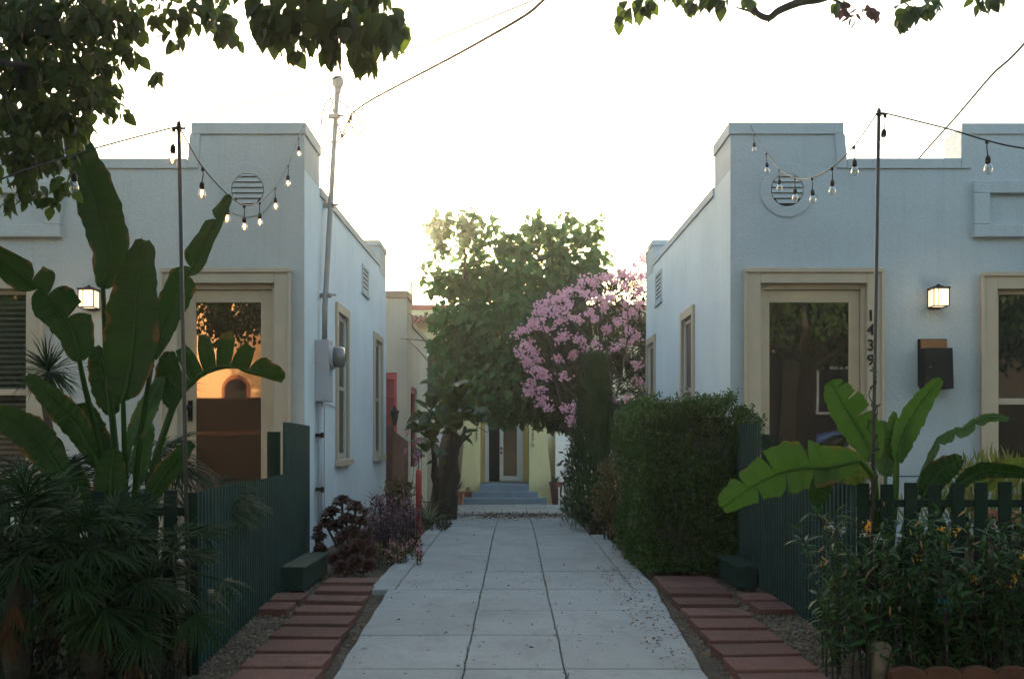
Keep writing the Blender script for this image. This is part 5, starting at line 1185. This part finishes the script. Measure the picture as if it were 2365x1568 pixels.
def fan_palm(label, x, y, Z, nf, pet, size, elr=(-.5, 1.3), dead=6, trunk=.07, bias=None):
    c = W(x, y, Z); T = thing('fan_palm', label, 'palm', (c.x, Z, 0)); P = []; D = []; N = []; S = []; mb = MB()
    for k in range(nf):
        q = random.uniform(0, 6.283); e = random.uniform(*elr)
        d = Vector((math.cos(q)*math.cos(e), math.sin(q)*math.cos(e), math.sin(e)))
        if bias: d = (d + Vector(bias)).normalized()
        L = pet * random.uniform(.6, 1.2); m_ = c + d*L*.55 + Vector((0,0,.03)); t_ = c + d*L + Vector((0,0,-.10*L))
        mb.tube([c, m_, t_], [.006,.005,.004], 5); ax = (t_ - m_).normalized()
        fan(P, D, N, S, t_, ax, (-d.x*.6, -d.y*.6 - .2, 1.0), size*random.uniform(.8,1.15), 26, 3.0, .3)
    mb.build('leaf_stalks', M['palm'], T); scatter('fronds', 'palm', T, P, D, N, S, T_BLADE)
    if dead:
        P = []; D = []; N = []; S = []
        for k in range(dead):
            q = random.uniform(0, 6.283); t_ = c + Vector((math.cos(q)*.13, math.sin(q)*.13, -random.uniform(.08,.3)))
            fan(P, D, N, S, t_, (math.cos(q)*.3, math.sin(q)*.3, -1), (math.cos(q), math.sin(q), .1), size*.8, 12, 1.1, .2)
        scatter('dead_fronds', 'palm_dead', T, P, D, N, S, T_BLADE)
    mb = MB(); zs = [i/9 for i in range(10)]
    mb.tube([Vector((c.x, Z, -.05)).lerp(c - Vector((0,0,.02)), t) for t in zs], [trunk*(1+.2*math.sin(i*2.3)) for i in range(10)], 9); mb.build('trunk', M['bark_d'], T)
fan_palm('shaggy fan palm at the lower left in front of the picket fence', 215, 1330, 4.35, 40, .32, .22, trunk=.05, dead=9)
fan_palm('dark fan palm at the left frame edge in front of the picket fence', 40, 1290, 4.2, 38, .34, .22, trunk=.05, dead=4)
fan_palm('low fan palm leaning over the corner of the left fence', 350, 1350, 4.45, 30, .28, .20, trunk=.04, dead=7)
fan_palm('small fan palm behind the paddle plant beside the left door', 350, 1085, 6.3, 16, .20, .27, elr=(.1, 1.4), dead=0, trunk=.04)
fan_palm('fan palm spreading pale fronds over the left corrugated fence', 445, 1190, 5.9, 15, .30, .28, elr=(.0, 1.0), dead=0, trunk=.04, bias=(.5, 0, .1))
fan_palm('dark fan palm behind the picket fence under the left window', 110, 1180, 5.4, 34, .34, .24, elr=(-.3, 1.2), dead=2, trunk=.05)
M['leaf_gold'] = leafmat('gold_green_twigs', (.08,.11,.02), (.20,.20,.04), .3)
T = thing('feathery_bush', 'yellow green feathery bush under the right window', 'bush', (wx(2285, 7.2), 7.2, 0))
P = []; D = []
for k in range(2600):
    a = random.gauss(0, .34); h = random.uniform(.1, 1) * (1.02 - abs(a)*.55); P.append((wx(2290, 7.2) + a, 7.2 + random.gauss(0, .15), h)); D.append((a*.8 + random.gauss(0,.2), random.gauss(0,.2), 1))
scatter('foliage', 'leaf_gold', T, P, D, rdir(len(P)), rng.uniform(.06,.13,len(P)), T_LANCE)
mb = MB(); limb(mb, (wx(2290, 7.2), 7.2, -.03), (wx(2290, 7.2), 7.2, .6), .03, .01); mb.build('trunk', M['bark'], T)
shrub('low_shrub', 'dark shrub behind the right picket fence', 'shrub', [(2160,1250,60),(2240,1230,60),(2330,1240,60),(2200,1350,60),(2320,1350,60),(2110,1340,45)], 6.0, 'leaf_dark', .07)
def round_pot(x, ytop, Z, r, h, label, mat='terra'):
    c = W(x, ytop, Z); T = thing('flower_pot', label, 'pot', (c.x, Z, c.z-h)); mb = MB()
    mb.lathe((c.x, Z, c.z-h), [(r*.7,0),(r*.92,h*.78),(r,h*.79),(r*1.02,h),(r*.88,h),(r*.86,h*.9)], 20); mb.build('pot', M[mat], T, smooth=False)
    mb = MB(); mb.lathe((c.x, Z, c.z-h), [(r*.86,h*.86),(r*.5,h*.9)], 14); mb.build('soil', M['soil'], T)
round_pot(2300, 1180, 6.4, .13, .24, 'terracotta pot glimpsed between pickets of the right fence')
MB().box(wx(2300,6.4)-.2, wx(2300,6.4)+.2, 6.25, 6.6, 0, W(0,1180,6.4).z-.242).build('plant_stand', M['brownwood'], bevel=.01)
tag(bpy.data.objects['plant_stand'], 'brown wooden stand carrying the terracotta pot behind the right fence', 'stand')
round_pot(2182, 1384, 4.98, .045, .075, 'small turquoise pot peeking through the weedy shrub at the lower right', 'cyan')

# weedy flowering shrub in front of the right picket fence
M['leaf_weed'] = leafmat('weedy_leaf', (.011,.035,.008), (.032,.078,.018), .25, .5); M['leaf_dry'] = leafmat('dry_leaf', (.20,.11,.04), (.36,.22,.10), .3, .8); M['orange_fl'] = leafmat('orange_flower', (.60,.20,.01), (.75,.33,.02), .3); M['fluff'] = leafmat('seed_fluff', (.5,.5,.48), (.7,.7,.7), .4, .9)
T = stemmy('weedy_shrub', 'tangled milkweed with orange flowers and dry leaves in front of the right picket fence', 'shrub', 1900, 2440, 4.75, 5.25,   .28, .80, 125, 'leaf_weed', .088, 38, T_WEED, lean=.32)
P = []; D = []
for k in range(110):
    P.append(tuple(W(random.uniform(1890, 2400), random.gauss(1330, 90), 4.72 + random.random()*.3))); D.append((random.gauss(0,.6), random.gauss(0,.4), -.8))
scatter('dry_leaves', 'leaf_dry', T, P, D, rdir(len(P)), rng.uniform(.025,.055,len(P)), T_LANCE2)
P = []
for (x, y, c_) in ((2005,1212,16),(2003,1222,14),(2175,1225,10),(2210,1225,12),(2250,1340,9),(2345,1330,14),(2338,1350,8),(2360,1285,8),(2120,1290,6)):
    P = [tuple(W(x + random.gauss(0,4), y + random.gauss(0,6), 4.8)) for k in range(c_)]; scatter('flower', 'orange_fl', T, P, rdir(len(P)) + [0,0,.5], rdir(len(P)), np.full(len(P), .013), T_PETAL)
P = []
for (x, y) in ((1920,1215),(1995,1232),(2030,1237),(2078,1238),(1948,1222),(2300,1215)):
    for k in range(16): P.append(tuple(W(x + random.gauss(0,3.5), y + random.gauss(0,6), 4.78)))
scatter('seed_fluff', 'fluff', T, P, rdir(len(P)), rdir(len(P)), np.full(len(P), .018), T_LANCE)
stemmy('ground_weeds', 'low weeds at the foot of the right picket fence', 'weeds', 1990, 2440, 4.7, 5.0, .08, .25, 60, 'leaf_weed', .06, 12)
stemmy('ground_weeds', 'low dark weeds under the fan palms at the lower left', 'weeds', -40, 420, 4.1, 4.8, .05, .3, 110, 'leaf_dark', .06, 14)
shrub('mixed_undergrowth', 'dense dark undergrowth in front of the left picket fence under the palms', 'shrub', [(60,1380,80),(160,1400,80),(260,1420,75),(345,1450,60),(0,1440,90),(110,1480,80),(220,1500,70),(310,1510,55),(90,1300,60),(200,1320,55),(380,1400,35)], 4.55, 'leaf_dark', .07, T_LANCE2, per=1.6, dz=.6, droop=.5)
shrub('mixed_undergrowth', 'dark leafy plants behind the left picket fence below the paddle leaves', 'shrub', [(60,1220,70),(150,1230,70),(240,1240,60),(330,1230,50),(30,1320,70),(130,1340,70),(230,1340,70),(320,1330,60)], 5.25, 'leaf_dark', .08, T_OVAL2, per=1.3, dz=.6)
# rocks, scalloped edging, metal strip
def rock(name, label, x, y, w_, h, Z, grp=None):
    c = W(x, y, Z); mb = MB(); vs = []; n = 9
    for j, (zz, f_) in enumerate(((-.02, .95), (h*.4, 1.0), (h*.78, .86), (h, .5))):
        for i in range(n):
            q = 6.283*i/n; rr = w_/2*f_*(1 + .16*math.sin(i*2.1 + j)); vs.append((c.x + rr*math.cos(q), Z + rr*.8*math.sin(q), zz + .012*math.sin(i*3 + j)))
    fs = [(j*n+i, j*n+(i+1)%n, (j+1)*n+(i+1)%n, (j+1)*n+i) for j in range(3) for i in range(n)] + [tuple(3*n+i for i in range(n))]
    mb.add(vs, fs); o = mb.build(name, M['rock'], None, bevel=.012); tag(o, label, 'rock', grp)
rock('rock', 'pale upright rock at the near end of the right corrugated fence', 2030, 1560, .13, .155, 4.83)
rock('rock', 'rounded grey rock on the soil at the foot of the lower left palms', 319, 1555, .085, .055, 4.75); rock('rock', 'flat pale rock at the bottom frame edge under the left palms', 190, 1575, .12, .05, 4.6)
for k in range(5):
    x0 = 1.75 + k*.335; pts = [(x0, -.05), (x0+.33, -.05)]
    for j in range(2):
        for i in range(9):
            q = math.pi*i/8; pts.append((x0 + .33 - .0825 - j*.165 + .0825*math.cos(q), .045 + .034*math.sin(q)))
    mb = MB(); mb.prism(pts, 'y', 4.62 + .01*(k%2), 4.67 + .01*(k%2)); o = mb.build('edging_brick', M['terra_dk'], None, bevel=.005)
    tag(o, 'scalloped terracotta edging brick at the lower right, %s from the pale rock' % ORD[k], 'edging', 'scalloped edging bricks')
o = MB().add([(1.845,5.36,-.05),(1.78,4.6,-.05),(1.78,4.6,.02),(1.845,5.36,.02),(1.855,5.36,-.05),(1.79,4.6,-.05),(1.79,4.6,.02),(1.855,5.36,.02)], [(0,1,2,3),(4,7,6,5),(3,2,6,7),(0,3,7,4),(1,5,6,2)]).build('edging_strip', M['galv']); tag(o, 'thin metal edging strip beyond the right corrugated fence end', 'edging')

# ---------------------------------------------------------------- street trees overhead
def shade_canopy(sp, T):  # unseen extra foliage overhead, added to shade the facades and foreground
    P = []; O = []
    for c_, r in sp:
        n = int(1500*r); d = rdir(n); P.append(np.array(c_) + d*r*rng.uniform(.35,1.0,n)[:,None]); O.append(d)
    crown(T, np.vstack(P), np.vstack(O), 'leaf_over', .17, T_HEART, droop=1.0)
T = thing('street_tree', 'dark leafy street tree hanging over the upper left corner', 'tree', (-2.5, 1.5, 0))
lobes = [(40,60,90),(120,60,90),(220,50,75),(290,40,45),(60,170,90),(160,160,75),(235,150,52),(295,120,28),(50,280,80),(140,260,66),(205,225,50),(55,370,60),(118,350,48),(165,290,36),(250,205,26),(60,430,36),(112,462,20),(28,462,22),(150,420,28),(262,250,22),(285,262,12),(370,170,14),(355,180,10),(400,95,22),(372,45,26),(420,35,30),(470,22,34),(520,50,30),(540,85,16),(505,75,20),
  (60,-60,120),(200,-70,110),(340,-60,80),(470,-60,70),(-120,60,130),(-120,220,120),(-110,360,100),(-330,100,180),(-330,300,150),(-560,150,200),(-800,200,220)]
P, O = lobes_px([(x, y, r, 0) for x, y, r in lobes], 4.9, dz=1.9, per=2.0, shell=(.1, 1.0), leaf=.062)
crown(T, P, O, 'leaf_over', .062, T_HEART, name='crown', droop=1.2, jit=.75)
lobes = [(612,30,40),(670,40,50),(740,45,52),(805,50,50),(865,55,46),(915,35,26),(620,80,22),(655,97,16),(600,72,14),(760,80,28),(822,88,30),(878,82,26),(760,122,9),(842,140,10),(680,118,9),(772,125,10),(826,120,14),(842,128,8),(932,66,10),(905,84,12),(700,84,14),(700,-60,90),(830,-60,80),(580,-50,50)]
P, O = lobes_px(lobes, 4.0, dz=1.9, per=2.6, shell=(.05, .95), leaf=.08)
crown(T, P, O, 'leaf_over', .078, T_HEART, name='crown', droop=1.5, jit=.55)
shade_canopy((((-4.0,1.6,5.3),1.8),((-6.4,2.4,5.9),1.8),((-3.4,-1.4,5.2),1.7),((-1.0,-2.2,5.4),1.5),((-6.4,-1.4,5.7),1.8),((-1.6,.6,5.0),1.2),((-8.6,.6,4.8),1.8),((.6,-.6,5.2),1.1)), T)
mb = MB(); limb(mb, (-2.5, 1.5, -.05), (-2.6, 1.9, 2.3), .20, .14, wob=.02, sides=12)
for e, r in (((-2.3,4.7,2.9),.06),((-2.7,4.8,3.3),.07),((-3.6,4.6,2.9),.06),((-.9,3.9,3.05),.05),((-1.6,4.6,3.35),.04)):
    a = limb(mb, (-2.6,1.9,2.2), e, r, .012, n=9, wob=.05, sides=7)
    for k in range(6):
        q = a[random.randint(4, 8)]; limb(mb, q, q + Vector((random.uniform(-.4,.4), random.uniform(-.2,.3), random.uniform(-.35,.1))), .008, .002, n=5, wob=.06, sides=4)
mb.build('trunk', M['bark_d'], T, smooth=True)
T = thing('street_tree', 'street tree reaching a bare forked branch into the top right of the sky', 'tree', (5.5, .4, 0))
lobes = [(1448,22,20),(1478,12,20),(1432,42,8),(1500,0,18),(1595,4,18),(1640,6,22),(1665,0,20),(1718,0,16),(2075,30,18),(2100,25,26),(2135,18,24),(2160,12,14),(2255,-2,16),(2300,-10,20),(1935,8,12),(1560,-20,20)]
P, O = lobes_px(lobes, 4.6, dz=1.5, per=2.6, shell=(.1, 1.05), leaf=.07); crown(T, P, O, 'leaf_over', .06, T_HEART, droop=1.2, jit=.6)
M['leaf_rust'] = leafmat('rusty_leaf', (.05,.02,.02), (.11,.05,.045), .3)
P, O = lobes_px([(1945,22,16),(1975,38,16),(2005,22,18),(2022,30,10)], 4.6, per=1.2, shell=(.1, 1.05), leaf=.05); crown(T, P, O, 'leaf_rust', .05, T_HEART, 'rusty_leaves', .9, .8)
P = []; O = []
for c_, r in (((6.5,-1.5,4.6),1.9),((8.2,-2.5,4.4),2.0),((5.2,.2,5.0),1.5),((9.8,-1.2,4.8),2.0),((6.2,-4.5,5.4),2.0),((9.5,-4.8,4.6),2.2),((11.5,-3,4.6),2.0)):
    n = int(2100*r); d = rdir(n); P.append(np.array(c_) + d*r*rng.uniform(.35,1.0,n)[:,None]); O.append(d)
P = np.vstack(P); O = np.vstack(O); shade_canopy((((4.6,1.0,5.6),1.5),((6.5,2.4,6.0),1.7),((2.9,-1.2,5.0),1.3),((3.6,-3.4,5.2),1.5),((8.6,1.4,5.4),1.9)), T)
crown(T, P, O, 'leaf_over', .15, T_HEART, droop=1.0)
mb = MB(); limb(mb, (5.5,.4,-.05), (5.7,0,2.6), .22, .16, wob=.02, sides=12)
for e, r in (((8,-2.5,4.4),.1),((5.2,.2,5),.09),((9.5,-1.4,4.6),.08),((6.3,-4.3,5.2),.09)): limb(mb, (5.7,0,2.5), e, r, .03, wob=.05)
limb(mb, (5.7,0,2.6), W(2120,-130,4.6), .07, .03, wob=.03); 
mb.tube(smooth_pts([W(*p) for p in ((2120,-130,4.6),(2000,-60,4.6),(1910,-8,4.6),(1850,5,4.6),(1800,25,4.6),(1776,42,4.6),(1752,34,4.6),(1735,14,4.6),(1700,-12,4.6),(1600,-40,4.6),(1480,-10,4.6))], 6), [.024 - .018*i/60 for i in range(61)], 8)
for a_, b_ in (((1776,42),(1772,54)),((1752,34),(1700,18)),((1910,-8),(1960,20)),((2000,-60),(2100,15))): mb.tube([W(*a_,4.6), W((a_[0]+b_[0])/2+4,(a_[1]+b_[1])/2,4.6), W(*b_,4.6)], [.008,.006,.003], 5)
mb.build('trunk', M['bark_d'], T, smooth=True)

# ---------------------------------------------------------------- evening haze lit from behind
m = bpy.data.materials.new('haze'); m.use_nodes = True; nt = m.node_tree; nt.nodes.clear()
out = nt.nodes.new('ShaderNodeOutputMaterial'); pv = nt.nodes.new('ShaderNodeVolumePrincipled')
pv.inputs['Color'].default_value = (.95, .95, .92, 1); pv.inputs['Density'].default_value = .0029; pv.inputs['Anisotropy'].default_value = .78
nt.links.new(pv.outputs[0], out.inputs['Volume'])
o = MB().box(-62, 62, -42, 82, -1.6, 14).build('haze', m); tag(o, kind='stuff')
